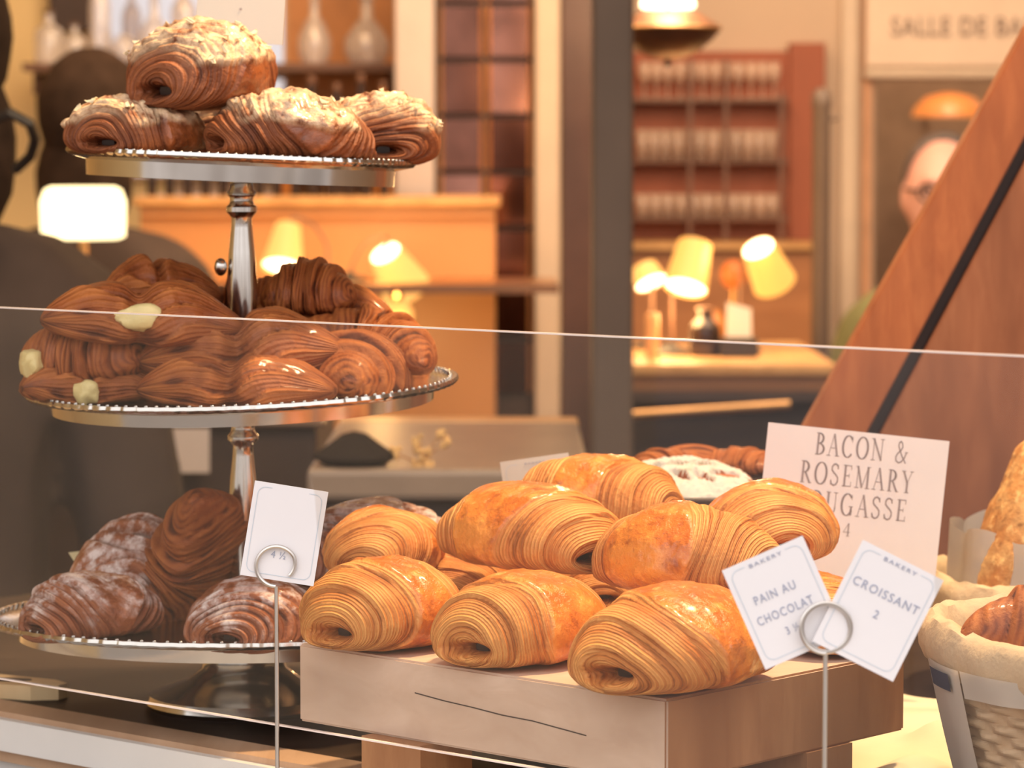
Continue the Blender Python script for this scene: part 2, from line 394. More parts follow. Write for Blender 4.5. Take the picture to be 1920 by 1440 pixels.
def crescent_mesh(name, seed, L=.11, R=.027, bend=.02, seg=6, flat=.8, style='ridged', nu=170, nv=90, taper=.6):
    """crescent roll along X, base at z=0: 'ridged' steps across, 'lobed' has layers running lengthwise and a pinched middle"""
    P, lam, glz, sug, phs = [], [], [], [], []
    for i in range(nu + 1):
        v = .006 + .988 * i / nu
        cx = (v - .5) * L; cy = bend * (1 - (2 * v - 1) ** 2) * 2 - bend
        tx, ty = L, -bend * 4 * (2 * v - 1) * 2; tl = math.hypot(tx, ty); px, py = -ty / tl, tx / tl
        base = R * (math.sin(PI * v) ** taper); m = abs(2 * v - 1)
        if style == 'lobed': base *= 1 - .26 * math.exp(-((v - .47) / .06) ** 2) + .05 * math.sin(2 * PI * v * 2 + seed)
        for j in range(nv):
            a = 2 * PI * j / nv - PI / 2; ca, sa = math.cos(a), math.sin(a)
            n1 = nz(cx, ca * .02, sa * .02, 26, seed); n2 = nz(cx, ca * .02, sa * .02, 80, seed + 3)
            if style == 'lobed':
                ph = 9 * a / PI + 2.6 * abs(v - .47) + 1.8 * n1
                f = ph - math.floor(ph); st = sm(0, .18, f) * (1 - f)
                p2 = a / PI * 3 + abs(v - .47) * 2.2 + 1.1 * n1; f2 = p2 - math.floor(p2); step = sm(0, .12, f2) * (1 - f2)
                r = base * (1 + .15 * (step - .4) + .03 * (st - .4) + .17 * n1 + .07 * n2)
                lv = .18 + .42 * st + .6 * n2 + .6 * (step - .3); gv = sm(.2, .6, f2) * .55 * sm(-.2, .7, sa + n1)
            else:
                ph = seg * .5 * (1 - m) + .22 * math.sin(a + seed) + .30 * n1
                f = ph - math.floor(ph); step = sm(0, .14, f) * (1 - .8 * f); st = math.sin(2 * PI * (ph * 4 + .8 * n2))
                r = base * (1 + .26 * (step - .42) + .11 * n1 + .03 * n2 + .010 * st)
                lv = .35 + .28 * st + .4 * n2 - .35 * (1 - sm(0, .12, f)) + .25 * (step - .4); gv = sm(.3, .7, f) * .5 * sm(-.3, .6, sa + n1)
            y, z = r * ca * 1.12, r * sa * flat * 1.15
            if z < 0: z = -R * .55 * (1 - math.exp(z / (R * .55)))
            P.append((cx + px * y, cy + py * y, z + R * .42))
            lam.append(max(0, min(1, lv))); glz.append(gv); sug.append(0); phs.append(ph)
    return shell(name, P, nu, nv, {'lam': lam, 'glz': glz, 'sug': sug, 'ph': phs})

def place(o, x, y, Y, rz, tilt=(0, 0), sc=1, z=None):
    """base centre of o under picture point (x, y) at depth Y (or on height z)"""
    p = on(x, y, z) if z is not None else at(x, y, Y)
    o.location = p; o.rotation_euler = (math.radians(tilt[0]), math.radians(tilt[1]), math.radians(rz))
    o.scale = (sc, sc, sc) if isinstance(sc, (int, float)) else sc
    return o
def stick(parent, L, H, end=-1, r=.0042):
    bm = B(); x0 = end * L * .36; x1 = end * L * .14
    tube(bm, [(x0, 0, H * .2), (x1, 0, H * .24)], r, 10); bm_v = bm
    return obj('chocolate_stick', bm, M['choc'], parent, True)
def flakes(parent, me, n, seed, size=.0042):
    """flaked almonds scattered on the crusted top of a pastry"""
    rnd = random.Random(seed); bm = B(); su = me.attributes['sug'].data
    cand = [v for v in me.vertices if su[v.index].value > .55 and v.normal.z > .1]
    for _ in range(min(n, len(cand))):
        v = rnd.choice(cand); nrm = (v.normal + Vector((rnd.uniform(-.7, .7), rnd.uniform(-.7, .7), rnd.uniform(-.2, .5)))).normalized()
        t = nrm.orthogonal().normalized(); t.rotate(Matrix.Rotation(rnd.uniform(0, 6.3), 3, nrm)); b2 = nrm.cross(t)
        s = size * rnd.uniform(.45, .9); c = v.co + v.normal * .0012; pts = []
        for k in range(8):
            a = 2 * PI * k / 8; ex = s * math.cos(a) * (1 - .3 * math.cos(a)); ey = s * .55 * math.sin(a)
            pts.append(c + t * ex + b2 * ey + nrm * (.0012 * math.cos(2 * a)))
        prism(bm, pts, nrm * .0007)
    o = obj('almond_flakes', bm, M['flake'], parent); o['kind'] = 'stuff'; return o

# ------------------------------------------------------------------ lettering
def text(name, s, size, m, parent, loc, width=None, spacing=1.15, depth=.00012, rot=(PI / 2, 0, 0)):
    cu = bpy.data.curves.new(name, 'FONT'); cu.body = s; cu.size = size; cu.align_x = 'CENTER'; cu.align_y = 'CENTER'
    cu.space_character = spacing; cu.extrude = depth; cu.resolution_u = 3
    o = bpy.data.objects.new(name, cu); COL.objects.link(o)
    dg = bpy.context.evaluated_depsgraph_get(); me = bpy.data.meshes.new_from_object(o.evaluated_get(dg))
    COL.objects.unlink(o); bpy.data.objects.remove(o)
    if width:
        xs = [v.co.x for v in me.vertices]; k = width / (max(xs) - min(xs))
        for v in me.vertices: v.co.x *= k
    me.materials.clear(); q = link(name, me, m, parent); q.location = loc; q.rotation_euler = rot; return q
def arc(cx, cy, rx, ry, a0, a1, n=18):
    return [(cx + rx * math.cos(math.radians(a0 + (a1 - a0) * i / n)), cy + ry * math.sin(math.radians(a0 + (a1 - a0) * i / n))) for i in range(n + 1)]
# serif capitals: strokes (polyline, thickness or None for a broad pen) and serif bars
def ser(x, y, w=.26): return ('s', x - w / 2, y, w)
SERIF = {
 'B': (.62, [([(.16, 0), (.16, 1)], .12), (arc(.2, .76, .28, .24, 90, -90), None), (arc(.2, .26, .36, .26, 90, -90), None), ([(.02, 1), (.25, 1)], .035), ([(.02, 0), (.25, 0)], .035)], []),
 'A': (.72, [([(.08, 0), (.36, 1.02)], .035), ([(.36, 1.02), (.64, 0)], .11), ([(.17, .36), (.53, .36)], .035)], [ser(.08, 0, .24), ser(.64, 0, .28)]),
 'C': (.72, [(arc(.38, .5, .33, .51, 42, 318, 30), None), ([(.64, .98), (.64, .72)], .035)], []),
 'O': (.80, [(arc(.40, .5, .35, .51, 0, 360, 40), None)], []),
 'N': (.80, [([(.13, 0), (.13, 1)], .04), ([(.10, 1), (.66, 0)], .11), ([(.66, 0), (.66, 1)], .04)], [ser(.13, 0), ser(.08, 1, .22), ser(.66, 1)]),
 'R': (.70, [([(.16, 0), (.16, 1)], .12), (arc(.2, .74, .30, .26, 90, -90), None), ([(.32, .48), (.62, 0)], .11)], [ser(.16, 0), ser(.12, 1, .2), ser(.66, 0, .16)]),
 'S': (.56, [([(.46, .80), (.42, .93), (.30, 1), (.16, .97), (.07, .85), (.08, .70), (.20, .59), (.36, .48), (.47, .36), (.48, .19), (.40, .05), (.25, -.01), (.11, .05), (.05, .20)], .075), ([(.46, .98), (.46, .76)], .03), ([(.05, .02), (.05, .26)], .03)], []),
 'E': (.62, [([(.16, 0), (.16, 1)], .12), ([(.04, .985), (.54, .985)], .04), ([(.16, .51), (.42, .51)], .04), ([(.04, .015), (.56, .015)], .04), ([(.54, 1), (.54, .8)], .035), ([(.56, 0), (.56, .22)], .035), ([(.42, .61), (.42, .41)], .03)], []),
 'M': (.92, [([(.12, 0), (.14, 1)], .04), ([(.12, 1), (.45, .02)], .11), ([(.45, .02), (.78, 1)], .035), ([(.79, 0), (.78, 1)], .12)], [ser(.12, 0), ser(.80, 0, .28), ser(.10, 1, .18), ser(.82, 1, .2)]),
 'Y': (.68, [([(.08, 1), (.35, .46)], .11), ([(.35, .46), (.60, 1)], .035), ([(.35, 0), (.35, .48)], .12)], [ser(.35, 0, .28), ser(.09, 1, .26), ser(.60, 1, .22)]),
 'F': (.58, [([(.16, 0), (.16, 1)], .12), ([(.04, .985), (.52, .985)], .04), ([(.16, .50), (.40, .50)], .04), ([(.52, 1), (.52, .8)], .035), ([(.40, .6), (.40, .40)], .03)], [ser(.16, 0)]),
 'U': (.76, [([(.16, 1), (.16, .3)], .12), (arc(.385, .3, .225, .31, 180, 360), .06), ([(.61, .3), (.61, 1)], .04)], [ser(.16, 1), ser(.61, 1)]),
 'G': (.78, [(arc(.38, .5, .33, .51, 42, 330, 30), None), ([(.66, .98), (.66, .74)], .035), ([(.64, .02), (.64, .42)], .11)], [ser(.62, .42)]),
 '&': (.80, [([(.74, .50), (.62, .24), (.44, .04), (.26, -.01), (.10, .08), (.06, .26), (.16, .42), (.36, .58), (.46, .74), (.42, .92), (.32, 1), (.21, .93), (.19, .78), (.30, .56), (.50, .26), (.72, 0)], .07)], [ser(.74, .50, .2)]),
 '4': (.56, [([(.40, 0), (.40, 1)], .10), ([(.40, 1), (.03, .30)], .035), ([(.03, .30), (.54, .30)], .05)], [ser(.40, 0)]),
 ' ': (.34, [], []),
}
def stroke(bm, pts, wd, h, off, y):
    for i in range(len(pts) - 1):
        a, b = Vector(pts[i]), Vector(pts[i + 1]); d = b - a
        if d.length < 1e-6: continue
        d.normalize(); t = wd if wd is not None else .04 + .085 * abs(d.y) ** 1.3
        nn = Vector((-d.y, d.x)) * t / 2; e = d * min(t * .25, .015)
        q = [a - e + nn, b + e + nn, b + e - nn, a - e - nn]
        bm.faces.new([bm.verts.new((off + p.x * h, y, p.y * h)) for p in q])
def serif_line(bm, s, h, cx, z, y, track=.10, width=None):
    wt = sum(SERIF[c][0] + track for c in s) - track; kx = (width / (wt * h)) if width else 1; x = cx - wt * h / 2
    for c in s:
        wd, st, se = SERIF[c]; tmp = bmesh.new()
        for pts, t in st: stroke(tmp, pts, t, h, x, y)
        for _, sx, sy, sw in se: stroke(tmp, [(sx, sy), (sx + sw, sy)], .035, h, x, y)
        for v in tmp.verts: v.co.z += z; v.co.x = cx + (v.co.x - cx) * kx
        vm = {v: bm.verts.new(v.co) for v in tmp.verts}
        for f in tmp.faces: bm.faces.new([vm[v] for v in f.verts])
        tmp.free(); x += (wd + track) * h
def border(parent, w_, h_, ins, th, m, y=-.0006, gap=None, notch=.004):
    """rounded rectangle line, optionally open at the top for the heading"""
    bm = B(); a, b = w_ / 2 - ins, h_ / 2 - ins; r = notch; P = []
    for cx, cy, s in ((a - r, b - r, 0), (-a + r, b - r, 90), (-a + r, -b + r, 180), (a - r, -b + r, 270)):
        P += [(cx + r * math.cos(math.radians(s + k * 15)), cy + r * math.sin(math.radians(s + k * 15))) for k in range(7)]
    P.append(P[0])
    for i in range(len(P) - 1):
        p, q = P[i], P[i + 1]
        segs = [(p, q)]
        if gap and p[1] > b - 1e-6 and q[1] > b - 1e-6 and abs(p[0] - q[0]) > gap: segs = [(p, (gap / 2, p[1])), ((-gap / 2, p[1]), q)]
        for u, v in segs:
            d = Vector((v[0] - u[0], v[1] - u[1])); d.normalize(); nn = Vector((-d.y, d.x)) * th / 2
            bm.faces.new([bm.verts.new((c[0], y, c[1])) for c in ((u[0] + nn.x, u[1] + nn.y), (v[0] + nn.x, v[1] + nn.y), (v[0] - nn.x, v[1] - nn.y), (u[0] - nn.x, u[1] - nn.y))])
    return obj('border_line', bm, m, parent)
def card(name, label, cx, cy, Y, wpx, hpx, roll, m, yaw=0, group=None, pitch=0):
    """paper card facing the camera; roll in degrees (positive turns it clockwise in the picture)"""
    k = Y / F; w_, h_ = wpx * k, hpx * k
    o = obj(name, box(B(), (-w_ / 2, -.0004, -h_ / 2), (w_ / 2, .0004, h_ / 2)), m)
    tag(o, label, 'sign', group); o.location = at(cx, cy, Y)
    o.rotation_euler = (Matrix.Rotation(math.radians(yaw), 3, 'Z') @ Matrix.Rotation(-PITCH + math.radians(pitch), 3, 'X') @ Matrix.Rotation(math.radians(roll), 3, 'Y')).to_euler()
    return o, w_, h_

# ================================================================== THE SETTING
struct('floor', box(B(), (-3, -.6, -.1), (3, 9, 0)), M['floor'])
struct('ceiling', box(B(), (-3, 1.0, 3.2), (3, 9, 3.3)), M['ceiling'])
struct('wall_left', box(B(), (-3.1, 1.0, 0), (-3, 9, 3.2)), M['yellowwall'])
struct('wall_right', box(B(), (3, 1.0, 0), (3.1, 9, 3.2)), M['wall'])
YW = 7.0
dl, dr, dt = at(1640, 300, YW).x, at(1905, 300, YW).x, at(300, 146, YW).z
bm = B(); xl = at(330, 300, YW).x
box(bm, (xl, YW, 0), (dl, YW + .12, 3.2)); box(bm, (dr, YW, 0), (3, YW + .12, 3.2)); box(bm, (dl, YW, dt), (dr, YW + .12, 3.2))
struct('wall_back', bm, M['wall'])
struct('wall_back_left', box(B(), (-3, YW, 0), (xl, YW + .12, 3.2)), M['yellowwall'])
# passage behind the doorway
bm = B(); box(bm, (dl - .3, YW + 1.4, 0), (dr + .5, YW + 1.5, 3.2)); box(bm, (dl - .1, YW + .12, 0), (dl, YW + 1.4, 3.2))
struct('wall_passage', bm, M['taupewall'])
bm = B(); pxbox(1572, -60, 1610, 900, YW - .03, .03, .004, bm)
struct('trim_1', bm, M['creamtrim'])
struct('trim_2', pxbox(1612, -60, 1638, 900, YW - .02, .14, .003), plain('reddish_jamb_paint', (.55, .30, .17), .6))
# door lintel board and moulding
struct('trim_3', pxbox(1622, 128, 2000, 146, YW - .05, .05, .004), M['creamtrim'])

# mid-room posts
a, b = at(1110, 300, 4.0).x, at(1188, 300, 4.0).x
struct('column', box(B(), (a, 4.0, 0), (b, 4.0 + (b - a), 3.2), 0, .006), M['post'])
a, b = at(1052, 300, 5.0).x, at(1120, 300, 5.0).x
struct('trim_4', box(B(), (a, 5.0, 0), (b, 5.05, 3.2), 0, .004), M['reddark'])

# tiled mirror pillar with pale trims either side
def tile_panel(x0, x1, y0, y1, cols, rows, Y):
    bm = B(); p, q = at(x0, y1, Y), at(x1, y0, Y); W_, H_ = (q.x - p.x) / cols, (q.z - p.z) / rows
    rnd = random.Random(3)
    for c in range(cols):
        for r in range(rows):
            cx, cz = p.x + (c + .5) * W_, p.z + (r + .5) * H_; e = .0035; bv = W_ * .08
            tx, tz = rnd.uniform(-.05, .05), rnd.uniform(-.05, .05)
            O = [(-W_/2+e, -H_/2+e), (W_/2-e, -H_/2+e), (W_/2-e, H_/2-e), (-W_/2+e, H_/2-e)]
            I = [(-W_/2+e+bv, -H_/2+e+bv*.4), (W_/2-e-bv, -H_/2+e+bv*.4), (W_/2-e-bv, H_/2-e-bv*.4), (-W_/2+e+bv, H_/2-e-bv*.4)]
            vo = [bm.verts.new((cx + u, Y, cz + v)) for u, v in O]
            vi = [bm.verts.new((cx + u, Y - .012 + tx * u + tz * v, cz + v)) for u, v in I]
            bm.faces.new(vi).material_index = 0
            for i in range(4):
                bm.faces.new((vo[i], vo[(i+1) % 4], vi[(i+1) % 4], vi[i])).material_index = 0 if i in (0, 2) else 1
    return bm
pl = thing('tiled_pillar', 'tall pillar faced with dark red mirror tiles beside the honey bar', 'pillar', (at(910, 300, 6.4).x, 6.5, 0))
ox = pl.location.x
def pl_part(name, bm, m):
    for v in bm.verts: v.co.x -= ox; v.co.y -= 6.5
    return obj(name, bm, m, pl)
a, b = at(820, 300, 6.4).x, at(1002, 300, 6.4).x
pl_part('core', box(B(), (a, 6.402, 0), (b, 6.60, 3.2)), M['darkwood'])
pl_part('mirror_tile', tile_panel(822, 1000, -205, 740, 2, 9, 6.40), [M['tile'], M['tilejoint']])
pl_part('pale_side_trim', pxbox(1003, -300, 1050, 900, 6.36, .2, .005), M['creamtrim'])
pl_part('wide_side_trim', pxbox(742, -300, 814, 900, 6.38, .2, .006), M['pinktrim'])
# honey coloured back bar
BY = 6.0
bb = thing('back_bar', 'honey painted bar front glowing under the table lamps', 'bar', (at(600, 300, BY).x, BY, 0))
def rel(o, bm):
    for v in bm.verts: v.co -= o.location
    return bm
zt = at(0, 368, BY).z; a, b = at(262, 300, BY).x, at(928, 300, BY).x
obj('front_panel', rel(bb, box(B(), (a, BY, 0), (b, BY + .03, zt - .02))), M['barpanel'], bb)
obj('top', rel(bb, box(B(), (a - .01, BY - .02, zt - .02), (b + .01, BY + .35, zt), 0, .004)), M['bartop'], bb)
obj('end_panel', rel(bb, box(B(), (b - .02, BY + .03, 0), (b, BY + .33, zt - .02))), M['barpanel'], bb)
obj('upper_moulding', rel(bb, pxbox(262, 398, 928, 408, BY - .012, .012, .003)), M['barpanel'], bb)
# narrow ledge that carries the lamps
lz = at(0, 535, 5.62).z
lg = thing('lamp_ledge', 'long thin dark ledge across the honey bar front', 'shelf', (at(600, 0, 5.62).x, 5.8, lz))
obj('shelf_board', rel(lg, box(B(), (at(262, 0, 5.62).x, 5.62, lz - .012), (at(1048, 0, 5.62).x, BY - .001, lz))), M['brass'], lg)
obj('front_strip', rel(lg, box(B(), (at(262, 0, 5.62).x, 5.612, lz - .014), (at(1048, 0, 5.62).x, 5.62, lz + .002))), M['shelfwood'], lg)
# upper bottle shelf with mirror behind
mi = thing('wall_mirror', 'bright silvered wall mirror behind the clear bottles', 'mirror', (at(300, 0, 6.9).x, 6.97, 1.3))
obj('mirror_glass', rel(mi, pxbox(178, -260, 530, 330, 6.96, .01)), M['mirror'], mi)
obj('frame', rel(mi, pxbox(174, -266, 537, 336, 6.97, .028)), M['brass'], mi)
sh = thing('bottle_shelf', 'dark edged glass shelf holding the clear decanters', 'shelf', (at(400, 0, 6.6).x, 6.75, at(0, 128, 6.6).z))
sz = at(0, 118, 6.6).z
obj('shelf_board', rel(sh, box(B(), (at(40, 0, 6.6).x, 6.6, sz - .016), (at(738, 0, 6.6).x, 6.95, sz))), M['shelfwood'], sh)
for x in (66, 400, 730):
    p = at(x, 0, 6.8); obj('bracket', rel(sh, box(B(), (p.x - .006, 6.8, sz - .06), (p.x + .006, 7.0, sz - .016))), M['shelfwood'], sh)
ob = tag(obj('wall_panel', pxbox(540, -120, 738, 360, 6.955, .04), plain('amber_panel_paint', (.62, .28, .10), .5)), 'amber wooden panel behind the tall decanters', 'panel')

def bottle(name, label, cat, x, yb, Y, wpx, hpx, kind, group=None, m=None, neck=.32):
    k = Y / F; R, H = wpx * k / 2, hpx * k
    if kind == 'decanter': prof = [(0, 0), (R*.72, 0), (R, H*.14), (R*.98, H*.32), (R*.6, H*.5), (R*.28, H*.6), (R*.26, H*.84), (R*.42, H*.88)]
    elif kind == 'round': prof = [(0, 0), (R*.5, 0), (R*.9, H*.2), (R, H*.45), (R*.85, H*.75), (R*.4, H*.95), (R*.3, H)]
    else: prof = [(0, 0), (R*.95, 0), (R, H*.03), (R, H*.56), (R*.9, H*.64), (R*neck*1.15, H*.74), (R*neck, H*.78), (R*neck, H*.93)]
    r = thing(name, label, cat, at(x, yb, Y), 0, group)
    obj('body', lathe(B(), prof, 20), m, r, True)
    if kind != 'round':
        t = prof[-1]; cm = M['bottleclear'] if kind == 'decanter' else M['shelfwood']
        cp = [(t[0]*.9, t[1]), (t[0]*1.15, t[1] + H*.02), (t[0]*1.15, H*.985), (t[0]*.8, H)] if kind != 'decanter' else [(t[0]*.6, t[1]), (R*.34, H*.92), (R*.34, H*.97), (R*.1, H)]
        obj('stopper', lathe(B(), cp, 14), cm, r, True)
    return r
BS = 6.68
ysh = lambda Y: 300 + 0 * Y
def base_y(z, Y): return 720 - F * math.tan(math.atan2(z - EYE, Y) + PITCH)
by = base_y(sz, BS)
for x, wd, h, kd, lb in ((590, 62, 150, 'decanter', 'clear round-bodied decanter on the shelf nearer the white card'),
                         (688, 84, 140, 'decanter', 'clear squat decanter near the pale pilaster'),
                         (92, 54, 100, 'bottle', 'clear bottle at the far left end of the shelf'),
                         (140, 44, 76, 'bottle', 'short clear bottle under the dark wall panel'),
                         (188, 40, 190, 'bottle', 'tall slim clear bottle on the left of the shelf'),
                         (233, 52, 56, 'round', 'small round frosted jar on the shelf'),
                         (290, 66, 150, 'decanter', 'wide clear decanter against the bright mirror'),
                         (345, 48, 170, 'bottle', 'clear bottle just left of the topmost pastry card')):
    bottle('decanter' if kd == 'decanter' else ('glass_jar' if kd == 'round' else 'clear_bottle'), lb, 'bottle' if kd != 'round' else 'jar', x, by, BS, wd, h, kd, 'clear bottles on the back shelf', M['bottleclear'])
tag(obj('picture_panel', pxbox(92, -90, 172, 58, 6.95, .04, .004), M['darkwood']), 'dark framed panel high on the yellow wall', 'panel')
# dark liquor bottles and small bitters bottles standing on the bar
by = base_y(zt, BY + .22)
for i, (x, wd, h, mm) in enumerate(((545, 40, 190, 'bottleamber'), (585, 46, 222, 'bottledark'), (632, 44, 208, 'bottledark'), (677, 40, 226, 'bottledark'), (718, 34, 212, 'bottleamber'))):
    bottle('liquor_bottle', ['amber liquor bottle partly behind the topmost pastry', 'tall dark liquor bottle next to the amber one', 'dark liquor bottle in the middle of the bar row', 'tallest dark liquor bottle on the bar', 'slim amber bottle beside the pale pilaster'][i], 'bottle', x, by, BY + .22, wd, h, 'bottle', 'liquor bottles on the bar', M[mm])
by = base_y(zt, BY + .08)
proto = None
for i in range(14):
    x = 285 + i * 33.5
    if proto is None:
        proto = bottle('small_bottle', 'small dark bottle in the row on the bar top', 'bottle', x, by, BY + .08, 19, 58, 'bottle', 'small dark bottles along the bar top', M['bottledark'])
    else:
        c = copy_tree(proto); c.location = at(x, by, BY + .08)

# ---------------------------------------------------------------- lamps
def shade_lamp(name, label, x, y, Y, wpx, hpx, tilt, zbase, basex, m, open_end='bottom', taper=.78, power=2.5, arch=.0, group='lit shaded table lamps'):
    """gooseneck lamp: lit drum shade centred on picture point x, y; foot on height zbase"""
    k = Y / F; c = at(x, y, Y); bx = at(basex, 0, Y).x
    r = thing(name, label, 'lamp', (bx, Y, zbase), 0, group)
    R, H = wpx * k / 2, hpx * k
    rot = Matrix.Rotation(math.radians(tilt), 4, 'Y') @ Matrix.Rotation(math.radians(-26 if open_end == 'bottom' else 30), 4, 'X')
    bm = lathe(B(), [(R * taper, H / 2), (R, -H / 2), (R * .96, -H / 2), (R * taper * .95, H / 2 - .001)], 28, caps=False)
    s = obj('shade', bm, m, r, True); s.matrix_local = Matrix.Translation(c - r.location) @ rot
    e = -1 if open_end == 'bottom' else 1; rr = R * .93 if e < 0 else R * taper * .93
    b = obj('bulb_glow', lathe(B(), [(0, 0), (rr, 0), (rr, .004), (0, .004)], 24), M['lampwhite'], r); b.matrix_local = Matrix.Translation(c - r.location) @ rot @ Matrix.Translation((0, 0, e * H * .44))
    lo = c - r.location; h = lo.z
    top = lo + (rot @ Vector((0, 0, H * .5)))
    pts = [Vector((0, 0, .006)), Vector((0, 0, h * .35)), Vector((0, .01, h * .7))]
    peak = Vector((lo.x * .35, .012, h + H * .35 + arch)); pts += [Vector((lo.x * .05, .012, h + arch * .6)), peak, Vector((lo.x * .8, .008, h + H * .55 + arch * .6)), top]
    sp = []
    for i in range(len(pts) - 1):
        p0, p1, p2, p3 = pts[max(i-1, 0)], pts[i], pts[i+1], pts[min(i+2, len(pts)-1)]
        for q in range(5):
            t = q / 5; sp.append(.5 * ((2*p1) + (-p0+p2)*t + (2*p0-5*p1+4*p2-p3)*t*t + (-p0+3*p1-3*p2+p3)*t**3))
    sp.append(pts[-1])
    obj('gooseneck', tube(B(), sp, .0032, 8), M['shelfwood'], r, True)
    obj('foot', lathe(B(), [(0, 0), (.034, 0), (.034, .005), (.010, .012), (.004, .02)], 24), M['black'], r, True)
    point('bulb', c + rot.to_3x3() @ Vector((0, 0, e * H * .75)) + Vector((0, -.03, 0)), power, (1, .58, .22), .03)
    return r
# lamps reflected in the honey bar front: stand on the ledge
shade_lamp('gooseneck_lamp', 'lit amber gooseneck lamp left on the ledge, beside the stand pole', 535, 462, 5.8, 78, 86, 6, lz, 612, M['lampwarm'], 'bottom', .6, 2.2, .01)
shade_lamp('gooseneck_lamp', 'lit amber gooseneck lamp right on the ledge, its bright top open', 742, 508, 5.8, 96, 92, -28, lz, 655, M['lampwarm'], 'top', .62, 1.6, .02)
ug = thing('ledge_fill_globe', 'small round amber globe added under the ledge to brighten the honey bar', 'lamp', (at(742, 0, 5.72).x, 5.72, lz - .0142))  # added globe, stands in for lamp glow reflected below the ledge
obj('globe', ell(B(), (0, 0, -.042), (.030, .030, .026), 20), M['lampwarm'], ug, True)
obj('mount', lathe(B(), [(.010, -.020), (.012, -.004), (.016, 0), (0, 0)], 20), M['brass'], ug, True)
point('ledge_fill_light', (at(742, 0, 5.66).x, 5.66, lz - .10), 3.2, (1, .58, .22), .03)  # added fill on the panel that the ledge keeps dark

# ---------------------------------------------------------------- right side of the room
# terracotta shelving unit with rows of glasses
SY = 6.85
un = thing('shelf_unit', 'terracotta wall unit with three shelves of drinking glasses', 'shelf unit', (at(1340, 0, SY).x, YW, 0))
obj('back_panel', rel(un, pxbox(1150, 96, 1482, 640, 6.95, .05)), M['terra'], un)
obj('tall_side_panel', rel(un, pxbox(1480, 80, 1548, 475, 6.93, .07)), M['terra'], un)
sh_z = []
for y in (184, 299, 408):
    z = at(0, y, SY).z; sh_z.append(z)
    obj('shelf', rel(un, box(B(), (at(1150, 0, SY).x, 6.875, z - .008), (at(1482, 0, SY).x, 6.95, z))), M['shelfwood'], un)
for x in (1300, 1368, 1474):
    p = at(x, 0, 6.77); obj('upright', rel(un, box(B(), (p.x - .004, 6.866, at(0, 640, SY).z), (p.x + .004, 6.874, at(0, 110 if x < 1470 else 170, SY).z))), M['shelfwood'], un)
obj('lower_cabinet', rel(un, box(B(), (at(1150, 0, 6.7).x, 6.72, 0), (at(1545, 0, 6.7).x, 6.95, at(0, 468, 6.7).z))), M['barwood'], un)
obj('cabinet_top', rel(un, box(B(), (at(1150, 0, 6.7).x, 6.70, at(0, 468, 6.7).z), (at(1548, 0, 6.7).x, 6.95, at(0, 455, 6.7).z))), M['bartop'], un)
def glass_mesh(kind, R, H):
    if kind == 'wine': prof = [(0, 0), (R*.8, 0), (R*.75, H*.02), (R*.12, H*.06), (R*.11, H*.4), (R*.7, H*.52), (R, H*.72), (R*.82, H), (R*.78, H), (R*.94, H*.72), (R*.6, H*.55), (0, H*.5)]
    else: prof = [(0, 0), (R*.8, 0), (R, H), (R*.94, H), (R*.74, H*.08), (0, H*.08)]
    bm = lathe(B(), prof, 16, caps=False); me = bpy.data.meshes.new('drinking_glass')
    for f in bm.faces: f.smooth = True
    bm.to_mesh(me); bm.free(); me.materials.append(M['glass']); return me
g1, g2, g3 = glass_mesh('wine', .0145, .078), glass_mesh('tumbler', .0145, .064), glass_mesh('tumbler', .017, .050)
for r, (me, n, x0, dx, lb, gp) in enumerate(((g1, 12, 1212, 22.5, 'stemmed clear glass in the row on the top shelf', 'stemmed glasses on the top shelf'),
                                   (g2, 12, 1208, 22.5, 'tall clear tumbler in the row on the middle shelf', 'tumblers on the middle shelf'),
                                   (g3, 11, 1208, 25, 'short clear tumbler in the row on the lowest shelf', 'tumblers on the lowest shelf'))):
    for i in range(n):
        o = link('drinking_glass', me); tag(o, lb, 'glass', gp)
        p = at(x0 + i * dx, 0, 6.82); o.location = (p.x, 6.905 + .008 * (i % 3), sh_z[r])
# pendant lamp
pd = at(1252, 60, 4.6)
pe = thing('pendant_lamp', 'dark copper dome pendant lamp hanging beside the dark column', 'lamp', (pd.x, 4.6, pd.z))
k = 4.6 / F
obj('dome', lathe(B(), [(0, -50*k), (24*k, -49*k), (58*k, -36*k), (84*k, -14*k), (97*k, 2*k), (100*k, 8*k), (90*k, 16*k), (52*k, 38*k), (44*k, 40*k), (0, 40*k)], 36, caps=False), M['copper'], pe, True)
obj('rim', tube(B(), [(99*k*math.cos(a*.2094), 99*k*math.sin(a*.2094), 7*k) for a in range(30)], 3*k, 8, True), M['brass'], pe, True)
obj('glowing_disc', lathe(B(), [(0, 44*k), (48*k, 44*k), (52*k, 50*k), (48*k, 62*k), (0, 66*k)], 30), M['lampwhite'], pe, True)
obj('stem', tube(B(), [(0, 0, -40*k), (0, 0, 3.19 - pd.z)], 3*k, 8), M['black'], pe)
obj('finial', lathe(B(), [(0, -66*k), (5*k, -64*k), (6*k, -56*k), (3*k, -48*k)], 14), M['black'], pe, True)
point('pendant_bulb', (pd.x, 4.55, pd.z + .09), 4, (1, .68, .35), .04)
# thin round-topped post
p = at(1542, 0, 5.5); R = 17 * 5.5 / F; zt2 = at(0, 165, 5.5).z
cp = thing('coat_post', 'thin dark round-topped post in front of the door trim', 'post', (p.x, 5.5, 0))
obj('shaft', lathe(B(), [(R*1.6, 0), (R*1.6, .03), (R, .05), (R, zt2 - R*2.2), (R*1.12, zt2 - R*2), (R*1.12, zt2 - R*1.2), (R*.9, zt2 - R*.4), (R*.4, zt2)], 20), M['post'], cp, True)
obj('peg', tube(B(), [(0, 0, zt2 - .055), (R * 2, -.004, zt2 - .05)], .004, 8), M['post'], cp, True)
